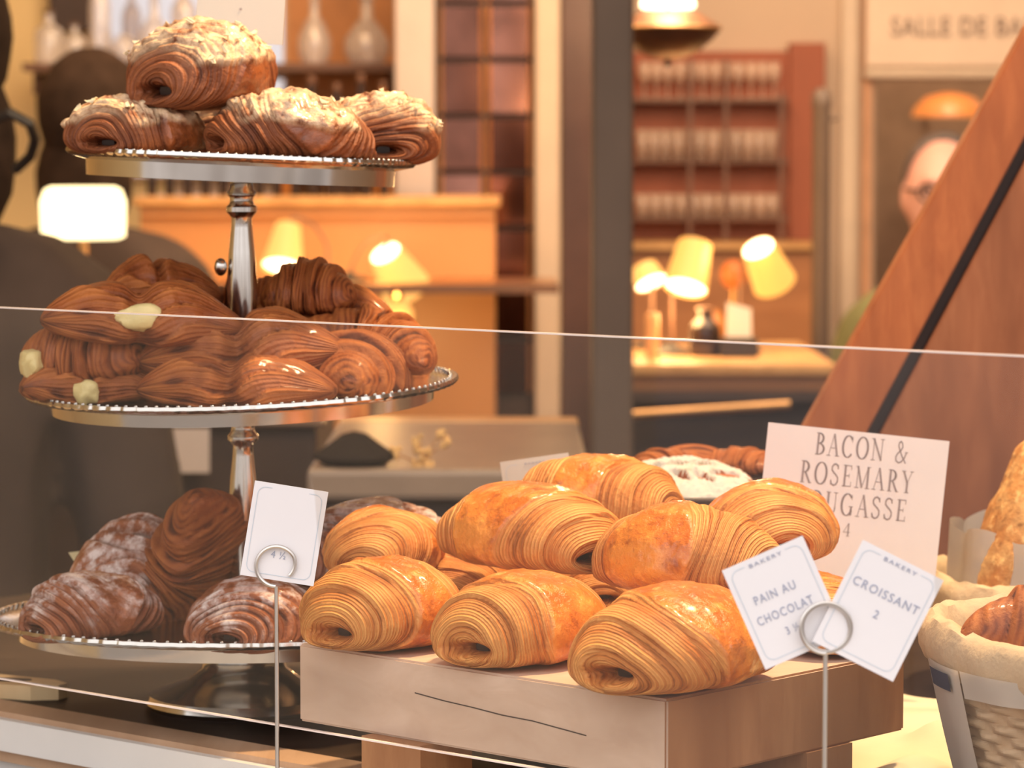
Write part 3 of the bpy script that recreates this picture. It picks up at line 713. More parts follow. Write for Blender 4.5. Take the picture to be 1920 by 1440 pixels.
# bar at right
FY = 4.8; zf = at(0, 683, FY).z
fb = thing('wooden_bar', 'brown wooden bar with a honey top under the shaded lamps', 'bar', (at(1370, 0, FY).x, FY, 0))
a, b = at(1176, 0, FY).x, at(1575, 0, FY).x
obj('top', rel(fb, box(B(), (a, FY, zf - .018), (b, FY + .62, zf), 0, .004)), M['bartop'], fb)
obj('front_panel', rel(fb, box(B(), (a, FY + .02, at(0, 735, FY).z), (b, FY + .05, zf - .018))), M['barwood'], fb)
obj('lower_panel', rel(fb, box(B(), (a, FY + .06, 0), (b, FY + .09, at(0, 735, FY).z))), M['darkwood'], fb)
obj('dark_ledge', rel(fb, box(B(), (a, FY - .005, at(0, 752, FY).z), (b, FY + .06, at(0, 735, FY).z))), M['darkwood'], fb)
ra, rb = at(1172, 778, FY - .05), at(1480, 758, FY - .02)
obj('foot_rail', rel(fb, tube(B(), [ra, ra.lerp(rb, .5), rb], .0065, 10)), M['brass'], fb, True)
shade_lamp('shaded_lamp', 'lit cream drum lamp tilted down with a glowing lower opening', 1294, 500, 5.05, 82, 92, 14, zf, 1262, M['lampcream'], 'bottom', .8, 2.2)
shade_lamp('shaded_lamp', 'lit cream drum lamp tipped back with its glowing top showing', 1437, 498, 5.1, 84, 88, -27, zf, 1392, M['lampcream'], 'top', .74, 2.2)
shade_lamp('shaded_lamp', 'lit lamp half hidden behind the dark column', 1214, 516, 5.2, 62, 36, -24, zf, 1225, M['lampwarm'], 'bottom', .8, 1.2)
gl = thing('globe_lamp', 'dim orange globe lamp between the two cream lamps', 'lamp', (at(1378, 0, 5.25).x, 5.25, zf))
gz_ = at(0, 515, 5.25).z - zf
obj('globe', ell(B(), (0, 0, gz_), (.022, .022, .024)), M['lampdim'], gl, True)
obj('stem', tube(B(), [(0, 0, 0), (0, 0, gz_ - .02)], .004, 8), M['brass'], gl)
obj('foot', lathe(B(), [(0, 0), (.025, 0), (.025, .006), (.006, .012)], 20), M['black'], gl, True)
def zpx(y, Y): return at(0, y, Y).z
cd = thing('pillar_candle', 'slim amber candle on the bar beside the dark column', 'candle', (at(1225, 0, 4.95).x, 4.95, zf))
obj('wax', lathe(B(), [(0, 0), (.0105, 0), (.0105, .066), (.009, .070), (0, .069)], 20), plain('amber_wax', (.80, .40, .16), .5), cd, True)
obj('wick', tube(B(), [(0, 0, .068), (.001, 0, .075)], .001, 6), M['black'], cd)
cr = thing('folded_menu', 'cream folded card standing on a dark holder on the bar', 'card', (at(1388, 0, 4.98).x, 4.98, zf))
obj('holder', box(B(), (-.030, -.015, 0), (.030, .015, .030), 0, .004), M['black'], cr)
obj('sheet', prism(B(), [(-.020, -.004, .031), (.020, -.004, .031), (.020, .006, .075), (-.018, .006, .085)], (0, .002, 0)), M['cream_card'], cr)
bottle('dark_bottle', 'dark squat bottle on the bar under the tilted lamp', 'bottle', 1322, base_y(zf, 5.0), 5.0, 58, 92, 'bottle', None, M['bottledark'], .5)
bottle('brown_jug', 'rounded brown jug on the bar behind the folded card', 'jug', 1340, base_y(zf, 5.3), 5.3, 60, 66, 'round', None, M['bottleamber'])
# sign board over the doorway
sg = thing('door_sign', 'cream board over the doorway lettered for the bathroom', 'sign', (at(1790, 60, YW - .06).x, YW - .06, at(0, 60, YW - .06).z))
obj('board', rel(sg, pxbox(1624, -60, 2010, 126, YW - .05, .05, .004)), M['sign'], sg)
t_ = text('lettering', 'SALLE DE BAIN', .058, M['signink'], sg, (0, 0, 0), 285 * YW / F, 1.1, .001)
t_.location = at(1816, 51, YW - .056) - sg.location
t_.scale = (1, 1, 1)
dm = thing('wall_lamp', 'orange dome lamp glowing in the passage behind the man', 'lamp', (at(1782, 0, 7.9).x, 8.02, at(0, 219, 7.9).z))
obj('dome', lathe(B(), [(.094, 0), (.088, .02), (.060, .048), (.02, .058), (0, .06)], 24, (0, -.12, 0), caps=True), glow('orange_lit_dome', (.9, .28, .06), .7), dm, True)
obj('bracket', tube(B(), [(0, .38, .02), (0, -.1, .02)], .006, 8), M['brass'], dm)
point('passage_bulb', (at(1782, 0, 7.7).x, 7.7, 1.9), 7, (1, .66, .40), .05)

# ---------------------------------------------------------------- people
def skin_body(name, joints, edges, levels=1):
    """grow a surface round a skeleton and return its evaluated mesh"""
    me = bpy.data.meshes.new(name); me.from_pydata([j[0] for j in joints], edges, [])
    o = bpy.data.objects.new(name, me); COL.objects.link(o)
    s = o.modifiers.new('skin', 'SKIN'); s.use_smooth_shade = True
    for i, j in enumerate(joints):
        me.skin_vertices[0].data[i].radius = (j[1], j[2] if len(j) > 2 else j[1]); me.skin_vertices[0].data[i].use_root = (i == 0)
    sb = o.modifiers.new('sub', 'SUBSURF'); sb.levels = levels; sb.render_levels = levels
    dg = bpy.context.evaluated_depsgraph_get(); out = bpy.data.meshes.new_from_object(o.evaluated_get(dg))
    bpy.data.objects.remove(o); bpy.data.meshes.remove(me); return out
def fuse(name, meshes, bm_extra, vox, m, parent, smooth=6):
    bm = B()
    for me in meshes: bm.from_mesh(me)
    if bm_extra:
        t = bpy.data.meshes.new('t'); bm_extra.to_mesh(t); bm_extra.free(); bm.from_mesh(t); bpy.data.meshes.remove(t)
    me = bpy.data.meshes.new(name); bm.to_mesh(me); bm.free()
    o = bpy.data.objects.new(name, me); COL.objects.link(o)
    r = o.modifiers.new('r', 'REMESH'); r.mode = 'VOXEL'; r.voxel_size = vox; r.use_smooth_shade = True
    s = o.modifiers.new('s', 'SMOOTH'); s.iterations = smooth; s.factor = .5
    dg = bpy.context.evaluated_depsgraph_get(); out = bpy.data.meshes.new_from_object(o.evaluated_get(dg))
    bpy.data.objects.remove(o); bpy.data.meshes.remove(me); out.materials.clear()
    return link(name, out, m, parent)
def person(label, loc, rz, height, coat_m, hair_m, long_coat=False, hair='short', head_turn=0, group=None, lean=0, face=True):
    r = thing('person', label, 'person', loc, rz, group); k = height / 1.75
    V = lambda x, y, z: Vector((x * k, (y - lean * max(0, z - .9)) * k, z * k))
    J = [(V(0,0,.95), .13*k, .10*k), (V(0,0,1.12), .12*k, .09*k), (V(0,.01,1.30), .12*k, .085*k), (V(0,.015,1.42), .075*k, .06*k), (V(0,.01,1.50), .050*k), (V(0,-.005,1.58), .055*k)]
    E = [(0,1), (1,2), (2,3), (3,4), (4,5)]
    tips = []
    for s in (-1, 1):
        b0 = len(J)
        J += [(V(s*.160,.015,1.395), .045*k), (V(s*.215,.03,1.14), .040*k), (V(s*.215,-.09,.94), .028*k), (V(s*.21,-.125,.885), .030*k, .018*k)]
        E += [(3, b0), (b0, b0+1), (b0+1, b0+2), (b0+2, b0+3)]; tips.append((s, b0 + 3))
        l0 = len(J)
        J += [(V(s*.095,0,.86), .085*k), (V(s*.10,-.015,.49), .055*k), (V(s*.10,.02,.09), .040*k), (V(s*.105,-.12,.045), .038*k, .03*k)]
        E += [(0, l0), (l0, l0+1), (l0+1, l0+2), (l0+2, l0+3)]
    body = skin_body('b', J, E)
    bm = B(); hd = V(0, -.012, 1.655); hr = Matrix.Rotation(math.radians(head_turn), 3, 'Z')
    H = lambda x, y, z: hd + hr @ (Vector((x, y, z)) * k)
    ell(bm, hd, (.073*k, .092*k, .112*k), 28, hr); ell(bm, H(0, -.022, -.062), (.056*k, .062*k, .052*k), 20, hr)   # skull, jaw
    ell(bm, H(0, -.094, -.018), (.011*k, .019*k, .022*k), 12, hr); ell(bm, H(0, -.085, .012), (.009*k, .014*k, .026*k), 12, hr)   # nose
    ell(bm, H(0, -.083, -.058), (.024*k, .012*k, .006*k), 12, hr); ell(bm, H(0, -.082, -.068), (.020*k, .012*k, .006*k), 12, hr)  # lips
    ell(bm, H(0, -.082, .033), (.048*k, .014*k, .008*k), 14, hr)                                                              # brow
    for s in (-1, 1): ell(bm, H(s*.074, .006, -.005), (.009*k, .018*k, .030*k), 12, hr)                                       # ears
    for s, b in tips:
        c = J[b][0]
        for q in range(4):
            ln = (.062, .072, .066, .052)[q] * k; p0 = c + Vector((s*.002, (-.018 + .016*q)*k - .004, -.02*k))
            tube(bm, [p0, p0 + Vector((0, -.008*k, -ln*.5)), p0 + Vector((-s*.010*k, -.010*k, -ln))], .0078*k, 8)
        p0 = c + Vector((-s*.014*k, -.012*k, .004*k)); tube(bm, [p0, p0 + Vector((-s*.014*k, -.018*k, -.018*k)), p0 + Vector((-s*.014*k, -.024*k, -.04*k))], .0088*k, 8)
    fuse('body', [body], bm, .0075 * k, M['skin'], r)
    for s in (-1, 1):
        if face: obj('eye', ell(B(), H(s*.030, -.078, .008), (.013*k, .008*k, .008*k), 12, hr), M['eye'], r, True)
    # clothing
    CJ = [(V(0,0,.92), .15*k, .115*k), (V(0,0,1.12), .145*k, .112*k), (V(0,.01,1.30), .165*k, .125*k), (V(0,.015,1.42), .13*k, .105*k), (V(0,.012,1.50), .088*k)]
    CE = [(0,1), (1,2), (2,3), (3,4)]
    for s in (-1, 1):
        b0 = len(CJ); CJ += [(V(s*.165,.015,1.40), .088*k), (V(s*.22,.03,1.14), .064*k), (V(s*.217,-.078,.96), .044*k)]; CE += [(3, b0), (b0, b0+1), (b0+1, b0+2)]
    cm = skin_body('c', CJ, CE); ex = B()
    zb = .45 if long_coat else .80
    lathe(ex, [(.15*k, zb*k), (.165*k, (zb+.02)*k), (.16*k, .95*k), (.12*k, 1.1*k)], 24, (0, 0, 0), 1.2, .85)
    fuse('coat' if long_coat else 'jacket', [cm], ex, .012 * k, coat_m, r)
    TJ = [(V(0,0,.95), .135*k, .11*k)]; TE = []
    for s in (-1, 1):
        l0 = len(TJ); TJ += [(V(s*.095,0,.86), .095*k), (V(s*.10,-.012,.49), .070*k), (V(s*.10,.02,.10), .060*k)]; TE += [(0, l0), (l0, l0+1), (l0+1, l0+2)]
    fuse('trousers', [skin_body('t', TJ, TE)], None, .012 * k, M['denim'], r)
    for s in (-1, 1):
        obj('shoe', ell(B(), V(s*.105, -.06, .045), (.05*k, .14*k, .045*k)), M['black'], r, True)
    bm = B()
    if hair == 'short':
        ell(bm, H(0, .022, .030), (.080*k, .088*k, .098*k), 24, hr); hm = bm
        bmesh.ops.bisect_plane(bm, geom=bm.verts[:] + bm.edges[:] + bm.faces[:], plane_co=H(0, -.035, .03), plane_no=hr @ Vector((0, -1, -.9)), clear_outer=True)
    elif hair == 'receding':
        ell(bm, H(0, .020, .022), (.079*k, .088*k, .100*k), 24, hr)
        bmesh.ops.bisect_plane(bm, geom=bm.verts[:] + bm.edges[:] + bm.faces[:], plane_co=H(0, -.012, .07), plane_no=hr @ Vector((0, -1, -.45)), clear_outer=True)
    else:                                                  # long hair over the neck
        ell(bm, H(0, .018, .025), (.088*k, .100*k, .108*k), 24, hr); ell(bm, H(0, .045, -.09), (.085*k, .060*k, .12*k), 20, hr)
        bmesh.ops.bisect_plane(bm, geom=bm.verts[:] + bm.edges[:] + bm.faces[:], plane_co=H(0, -.045, .02), plane_no=hr @ Vector((0, -1, -.5)), clear_outer=True)
    for v in bm.verts: v.co += (v.co - hd).normalized() * .004 * nz(v.co.x, v.co.y, v.co.z, 40, 3)
    if any(len(e.link_faces) == 1 for e in bm.edges): bmesh.ops.holes_fill(bm, edges=[e for e in bm.edges if len(e.link_faces) == 1])
    obj('hair', bm, hair_m, r, True)
    r['H'] = 0; del r['H']
    return r, H, k
# near person at the left edge
pa, H, k = person('person in a dark brown coat at the left edge, seen from behind', (at(-150, 0, 3.4).x, 3.4, 0), 200, 1.80, M['coat'], M['hair'], True, 'long', 10, face=False)
pm = (Matrix.Translation(pa.location) @ Matrix.Rotation(math.radians(200), 4, 'Z')).inverted()
bm = tube(B(), [pm @ at(*q) for q in ((-20, 226, 3.22), (20, 212, 3.20), (56, 232, 3.20), (66, 262, 3.22), (58, 292, 3.26), (30, 318, 3.28))], .0055, 8)
obj('bag_strap', bm, M['black'], pa, True)
pb, H, k = person('person with dark hair and dark clothes standing behind the lit lamp', (at(172, 0, 5.35).x, 5.35, 0), 160, 1.75, M['coat'], M['hair'], True, 'long', 0, face=False)
pc, H, k = person('man in an olive green jacket and glasses half behind the slanting board', (at(1776, 0, 5.75).x, 5.75, 0), -30, 1.625, M['green'], M['greyhair'], False, 'receding', 24)
gm = B()
for s in (-1, 1):
    c = H(s*.031, -.093, .006); tube(gm, [c + Vector((.021*k*math.cos(a*PI/8), 0, .017*k*math.sin(a*PI/8))) for a in range(16)], .003*k, 6, True)
tube(gm, [H(-.012, -.096, .010), H(.012, -.096, .010)], .0025, 6)
for s in (-1, 1): tube(gm, [H(s*.052, -.090, .010), H(s*.076, 0, .012)], .0025, 6)
obj('eyeglasses', gm, M['black'], pc, True)
cl = B()
for s in (-1, 1): tube(cl, [Vector((s*.075*k, .04*k, 1.525*k)), Vector((s*.085*k, -.04*k, 1.475*k)), Vector((s*.06*k, -.125*k, 1.38*k)), Vector((s*.03*k, -.14*k, 1.25*k))], .022*k, 8)
obj('collar', cl, M['darkcollar'], pc, True)
# lit shade lamp beside the persons on the left, standing on a side table
ly = 4.6; tz = zpx(640, ly)
st = thing('side_table', 'dark side table under the bright lamp', 'table', (at(165, 0, ly).x, ly, 0))
obj('tabletop', box(B(), (-.13, -.12, tz - .02), (.13, .12, tz), 0, .004), M['darkwood'], st)
for sx in (-1, 1):
    for sy in (-1, 1): obj('leg', box(B(), (sx*.11-.012, sy*.1-.012, 0), (sx*.11+.012, sy*.1+.012, tz - .02)), M['darkwood'], st)
k = ly / F
la = thing('table_lamp', 'bright cream shaded table lamp behind the near person', 'lamp', (at(152, 0, ly).x, ly, tz))
z0, z1 = zpx(448, ly) - tz, zpx(350, ly) - tz
obj('shade', lathe(B(), [(66*k, z0), (78*k, z0 + 5*k), (80*k, z0 + 70*k), (72*k, z1 - 6*k), (60*k, z1), (20*k, z1)], 32, caps=True), glow('lit_pale_lampshade', (1, .80, .42), 3.2), la, True)
obj('stem', tube(B(), [(0, 0, 0), (0, 0, z0)], .006, 8), M['brass'], la)
obj('foot', lathe(B(), [(0, 0), (.05, 0), (.048, .008), (.01, .018)], 24), M['brass'], la, True)
point('table_lamp_bulb', (at(152, 0, ly).x, ly - .12, zpx(400, ly)), 2.2, (1, .66, .3), .04)
# dark cupboard side behind the stand, and taupe service counter
cb = thing('dark_cabinet', 'dark brown cabinet side behind the second tier of the stand', 'cabinet', (at(390, 0, 3.9).x, 3.9, 0))
a, b = at(-150, 0, 3.9).x, at(590, 0, 3.9).x
obj('body', rel(cb, box(B(), (a, 3.9, 0), (b, 4.3, zpx(800, 3.9)), 0, .004)), M['darkwood'], cb)
obj('top', rel(cb, box(B(), (a - .01, 3.88, zpx(800, 3.9)), (b + .01, 4.31, zpx(790, 3.9)), 0, .004)), M['reddark'], cb)
tc_ = thing('service_counter', 'taupe stone topped counter behind the second tier plate', 'counter', (at(850, 0, 3.1).x, 3.1, 0))
zc2 = zpx(880, 3.0); a, b = at(570, 0, 3.0).x, at(1110, 0, 3.0).x
obj('top', rel(tc_, box(B(), (a, 3.0, zc2 - .03), (b, 3.55, zc2), 0, .006)), M['taupe'], tc_)
obj('front_panel', rel(tc_, box(B(), (a + .01, 3.03, 0), (b - .01, 3.06, zc2 - .03))), M['darkwood'], tc_)
obj('side_panel', rel(tc_, box(B(), (b - .03, 3.06, 0), (b - .01, 3.53, zc2 - .03))), M['darkwood'], tc_)
obj('back_ledge', rel(tc_, box(B(), (a, 3.55, zc2 - .03), (b, 3.62, zpx(790, 3.55)), 0, .004)), M['bartop'], tc_)
tag(obj('black_bowl', lathe(B(), [(0, 0), (.018, 0), (.040, .012), (.040, .015), (.038, .016), (.012, .035), (0, .038)], 28, at(665, 882, 3.05)), plain('matt_black_bowl', (.025, .02, .018), .9, spec=.05), None, True), 'round black dome on the taupe counter', 'bowl')
rv = thing('brown_pot', 'round reddish brown pot beside the stand pole', 'pot', (at(530, 0, 3.75).x, 3.8, 0))
rv.location = (at(530, 0, 4.0).x, 4.0, zpx(790, 3.9))
obj('body', lathe(B(), [(0, 0), (.03, 0), (.05, .02), (.05, .04), (.035, .06), (.03, .065), (.028, .06), (0, .06)], 24), M['reddark'], rv, True)
# dried gold flowers in a small vase on the taupe counter
dv = thing('dried_flowers', 'small sprig of gold dried flowers on the taupe counter', 'flowers', at(790, 884, 3.03))
rn = random.Random(5); bm = B(); sb = B()
for (x, y) in ((742, 850), (780, 868), (786, 838), (798, 852), (782, 826), (836, 828), (802, 872), (826, 815)):
    p = at(x, y, 3.03) - dv.location; tube(sb, [(0, 0, 0), (p.x * .4, .004, p.z * .6), p], .0008, 6)
    for _ in range(7): ell(bm, p + Vector((rn.uniform(-.004, .004), rn.uniform(-.003, .003), rn.uniform(-.005, .005))), (.0024, .0024, .003), 8)
fl_ = obj('blossoms', bm, M['goldfoil'], dv, True); fl_['kind'] = 'stuff'
obj('stems', sb, M['brass'], dv)

# ================================================================== THE DISPLAY COUNTER
TV, NV = Vector((.748, -.664, 0)), Vector((.664, .748, 0))          # along the glass / inwards
ZC, ZL = EYE - .333, EYE - .372                                    # counter top, front ledge
def tn(t, n, z): return TV * t + NV * n + Vector((0, 0, z))
def tnbox(bm, t0, t1, n0, n1, z0, z1, bev=0):
    pts = [tn(t0, n0, z0), tn(t1, n0, z0), tn(t1, n1, z0), tn(t0, n1, z0)]
    before = set(bm.verts); prism(bm, pts, (0, 0, z1 - z0))
    return bm
ctr = thing('display_counter', 'dark polished display counter with a tan edge and white front', 'counter', tn(0, 1.5, 0))
def crel(bm):
    for v in bm.verts: v.co -= ctr.location
    return bm
CN = 1.228
obj('worktop', crel(tnbox(B(), -1.9, .62, CN + .028, 1.96, ZC - .03, ZC)), M['counterdark'], ctr)
obj('edge_strip', crel(tnbox(B(), -1.9, .62, CN, CN + .028, ZC - .03, ZC + .0005)), M['tan'], ctr)
obj('front_moulding', crel(tnbox(B(), -1.9, .62, CN - .006, CN, ZC - .022, ZC - .003)), M['white'], ctr)
obj('front_panel', crel(tnbox(B(), -1.9, .62, CN + .01, CN + .04, .0, ZC - .03)), M['white'], ctr)
obj('carcass', crel(tnbox(B(), -1.9, .62, CN + .04, 1.93, .0, ZC - .03)), M['darkwood'], ctr)
obj('ledge', crel(tnbox(B(), -1.9, .62, .98, CN + .01, ZL - .03, ZL)), M['greytrim'], ctr)
obj('ledge_front', crel(tnbox(B(), -1.9, .62, 1.0, 1.03, 0, ZL - .03)), M['white'], ctr)
# glass guard
GN = 1.172
gu = thing('glass_guard', 'low clear glass guard standing along the counter front', 'glass guard', tn(.1, GN, ZL))
def grel(bm):
    for v in bm.verts: v.co -= gu.location
    return bm
zg0 = EYE - .298; zg1 = EYE - .0845
pn = obj('pane', grel(prism(B(), [tn(-1.7, GN, zg0), tn(.6, GN, zg0), tn(.6, GN, zg1), tn(-1.7, GN, zg1)], NV * .0004)), M['pane'], gu)
obj('polished_top_edge', grel(prism(B(), [tn(-1.7, GN - .0006, zg1), tn(.6, GN - .0006, zg1), tn(.6, GN - .0006, zg1 + .0008), tn(-1.7, GN - .0006, zg1 + .0008)], NV * .0035)), M['paneedge'], gu)
obj('polished_lower_edge', grel(prism(B(), [tn(-1.7, GN - .0006, zg0 - .0008), tn(.6, GN - .0006, zg0 - .0008), tn(.6, GN - .0006, zg0), tn(-1.7, GN - .0006, zg0)], NV * .0025)), M['paneedge'], gu)
for t in (-1.6, -.9, -.5, .55):
    bm = B(); a_ = [tn(t - .008, GN - .010, ZL), tn(t + .008, GN - .010, ZL), tn(t + .008, GN + .012, ZL), tn(t - .008, GN + .012, ZL)]
    prism(bm, a_, (0, 0, zg0 - ZL + .012)); obj('clamp', grel(bm), M['tin'], gu)

# ---------------------------------------------------------------- three tier stand
SX, SYY = at(455, 735, 1.94).x, 1.94
stand = thing('tiered_cake_stand', 'three tier polished silver cake stand piled with pastries', 'cake stand', (SX, SYY, ZC))
kS = SYY / F
def zrel(y): return at(0, y, SYY).z - ZC
def plate(name, R, z, tilt, apron):
    def fn(a, r, zz): return 1 + (.006 * math.cos(a * 84) if r > R * .96 else 0)
    prof = [(.004, -.002), (R*.86, -.002), (R*.87, -apron), (R*.885, -apron), (R*.89, -.001), (R*.95, .0005), (R*.985, .0015), (R, .0035), (R*.995, .0055), (R*.975, .0055), (R*.955, .0035), (R*.90, .0012), (.004, .001)]
    bm = lathe(B(), prof, 252, fn=fn)
    o = obj(name, bm, M['silver'], stand, True); o.location = (0, 0, z); o.rotation_euler = (math.radians(tilt[0]), math.radians(tilt[1]), 0)
    bd = B()
    for i in range(120):
        a = 2 * PI * i / 120; ell(bd, (R * .965 * math.cos(a), R * .965 * math.sin(a), .0055), (.0011, .0011, .0009), 6)
    obj('beaded_rim', bd, M['silver'], o, True); return o
P1R, P2R, P3R = 325 * kS, 405 * kS, 478 * kS
Z1, Z2, Z3 = zrel(306), zrel(733), zrel(1164)
plate('upper_plate', P1R, Z1, (0, 2.4), .0105); plate('middle_plate', P2R, Z2, (2.2, -1.9), .008); plate('lower_plate', P3R, Z3, (-1.4, 0), .008)
def pole(z0, z1):
    h = z1 - z0; q = lambda w_, y: (w_ * kS / 2, z0 + h * y)
    prof = [q(70, 0), q(70, .012), q(46, .03), q(44, .10), q(46, .22), q(54, .34), q(58, .46), q(50, .62), q(40, .73), q(38, .77), q(46, .785), q(58, .80), q(58, .82), q(46, .835), q(44, .85), q(45, .865), q(54, .875), q(54, .885), q(43, .90), q(43, .95), q(50, .975), q(66, .99), q(70, 1)]
    return obj('pole', lathe(B(), prof, 32), M['silver'], stand, True)
pole(Z2, Z1 - .002); pole(Z3, Z2 - .002)
o = obj('thumb_screw', ell(B(), (-.0125, -.004, zrel(500)), (.004, .004, .0055), 14), M['silver'], stand, True)
obj('foot', lathe(B(), [(.058, 0), (.060, .003), (.058, .008), (.050, .011), (.036, .016), (.026, .024), (.024, .034), (.030, .044), (.040, Z3 - .009), (.045, Z3 - .002)], 48), M['silver'], stand, True)

# ---------------------------------------------------------------- wooden serving block
ZB = EYE - .2614; ZBB = EYE - .3035
A_, B_, C_ = on(560, 1207, ZB), on(1250, 1312, ZB), on(1697, 1222, ZB)
D_ = A_ + (C_ - B_)
blk = thing('wooden_block', 'chunky wooden serving block carrying the golden pastries', 'serving block', ((A_ + C_) / 2).xy.to_3d() + Vector((0, 0, ZC)))
bm = B(); pts = [Vector((p.x, p.y, ZBB)) - blk.location for p in (A_, B_, C_, D_)]
prism(bm, pts, (0, 0, ZB - ZBB)); bmesh.ops.recalc_face_normals(bm, faces=bm.faces)
bmesh.ops.bevel(bm, geom=[e for e in bm.edges], offset=.0012, segments=2, affect='EDGES')
e1 = (C_ - B_).normalized()
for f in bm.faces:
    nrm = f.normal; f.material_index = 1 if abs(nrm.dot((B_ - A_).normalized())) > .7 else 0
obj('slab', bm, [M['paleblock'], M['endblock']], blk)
u_, v_ = (B_ - A_), (C_ - B_)
ck = B()                                                        # long drying crack in the pale face
nf = Vector((u_.y, -u_.x, 0)).normalized()
cpts = [(.34, .60), (.42, .56), (.50, .535), (.58, .50), (.66, .49), (.74, .45), (.80, .42)]
lo = [A_ + u_ * s + Vector((0, 0, (h - 1) * (ZB - ZBB))) for s, h in cpts]
for p, q in zip(lo, lo[1:]):
    prism(ck, [p - blk.location + nf * .0002, q - blk.location + nf * .0002, q - blk.location + nf * .0002 + Vector((0, 0, .0006)), p - blk.location + nf * .0002 + Vector((0, 0, .0006))], -nf * .001)
obj('drying_crack', ck, M['darkgroove'], blk)
for s, t in ((.30, .06), (.92, .10), (.92, .66), (.2, .8)):
    c = A_ + u_ * s + v_ * t - blk.location; bm = B(); d1, d2 = u_.normalized() * .022, v_.normalized() * .02
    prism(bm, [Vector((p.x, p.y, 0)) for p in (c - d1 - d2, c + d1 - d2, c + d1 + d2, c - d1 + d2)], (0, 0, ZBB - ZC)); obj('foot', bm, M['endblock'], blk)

# ---------------------------------------------------------------- golden rolled pastries on the block
GM = [roll_mesh('rolled_pastry', s, *d) for s, d in ((1, (.108, .084, .060)), (2, (.112, .080, .058)), (3, (.118, .082, .062)), (4, (.125, .074, .056)), (5, (.115, .078, .060)))]
for m_ in GM: m_.materials.append(M['gold'])
LS = (.108, .112, .118, .125, .115); HS = (.060, .058, .062, .056, .060)
def pain(v, x, y, Y, rz, label, tilt=(0, 0), sc=1, z=None, group='golden rolled pastries on the wooden block', me=GM, choc=True):
    o = link('rolled_pastry', me[v]); tag(o, label, 'pastry', group); place(o, x, y, Y, rz, tilt, sc, z)
    if choc: stick(o, LS[v], HS[v]); stick(o, LS[v], HS[v], 1)
    return o
pain(0, 718, 1212, 0, 54, 'golden rolled pastry at the left front corner of the wooden block', z=ZB, sc=(.86, .92, .98))
pain(1, 982, 1238, 0, 56, 'golden rolled pastry at the front middle of the wooden block', z=ZB, sc=(.95, .97, 1.0))
pain(2, 1272, 1288, 0, 50, 'golden rolled pastry overhanging the near corner of the wooden block', z=ZB, sc=(1.02, 1.04, 1.0))
pain(3, 1530, 1212, 0, 100, 'golden rolled pastry hidden behind the two tilted price cards', z=ZB, sc=.85)
# under layer that holds the upper row
pain(0, 855, 1125, 0, 80, 'golden rolled pastry underneath the upper row, left', z=ZB, sc=(.8, .8, .62))
pain(1, 1120, 1128, 0, 95, 'golden rolled pastry underneath the upper row, middle', z=ZB, sc=(.8, .8, .62))
pain(2, 1400, 1128, 0, 110, 'golden rolled pastry underneath the upper row, right', z=ZB, sc=(.72, .8, .62))
pain(3, 1000, 1066, 1.80, 124, 'long golden pastry in the upper row showing a round spiral end', sc=(1.06, 1.10, 1.04))
pain(4, 1288, 1112, 1.71, 134, 'golden pastry lying across the upper row, dark filling at its right', (0, 3), sc=(1.02, .92, .98))
pain(0, 1440, 1050, 1.80, 98, 'golden pastry at the upper right end, under the large lettered sign', sc=(.88, .90, .92))
pain(1, 1125, 990, 1.92, 150, 'golden glazed pastry at the very back of the heap', sc=(.92, .92, .96))
pain(4, 720, 1078, 1.85, 70, 'golden pastry at the back left, behind the hanging ring card', sc=.8)

# ---------------------------------------------------------------- dark sugared pastries, upper plate
DM = [roll_mesh('sugared_pastry', 20 + i, *d, crust=1.0, nrid=8, amp=.0017, lump=.0055) for i, d in enumerate(((.098, .078, .062), (.092, .070, .050), (.100, .072, .052), (.085, .070, .050)))]
for m_ in DM: m_.materials.append(M['brown'])
UP = stand.location + Vector((0, 0, Z1))
def upz(x): return UP.z + .0012 - math.tan(math.radians(2.4)) * (x - UP.x)
def dark(v, x, Y, rz, label, z=None, tilt=(0, 0), sc=1, nf=55):
    p = at(x, 306, Y); o = link('almond_pastry', DM[v]); tag(o, label, 'pastry', 'almond pastries on the top plate')
    o.location = (p.x, Y, upz(p.x) if z is None else z); o.rotation_euler = (math.radians(tilt[0]), math.radians(tilt[1]), math.radians(rz)); o.scale = (sc,) * 3 if isinstance(sc, (int, float)) else sc
    flakes(o, DM[v], nf, v + x); stick(o, (.098, .092, .100, .085)[v], (.062, .050, .052, .050)[v]); return o
dark(1, 258, 1.90, 62, 'dark almond pastry at the left of the top plate', sc=(.9, 1.08, .82), nf=8)
dark(2, 548, 1.885, 25, 'dark almond pastry front right on the top plate, ridged side showing', tilt=(0, 3), sc=(1.0, 1.0, .92), nf=14)
dark(3, 706, 1.95, 100, 'pale crusted almond pastry at the right end of the top plate', sc=(1.0, .98, 1.0), nf=25)
dark(1, 432, 2.0, 80, 'dark almond pastry at the back of the top plate, glimpsed between others', sc=(.9, .9, .85))
dark(0, 380, 1.91, 58, 'topmost almond pastry lying across the others, crust of flaked almonds', z=at(380, 206, 1.91).z, tilt=(0, -3), sc=(.98, 1.02, .98), nf=40)

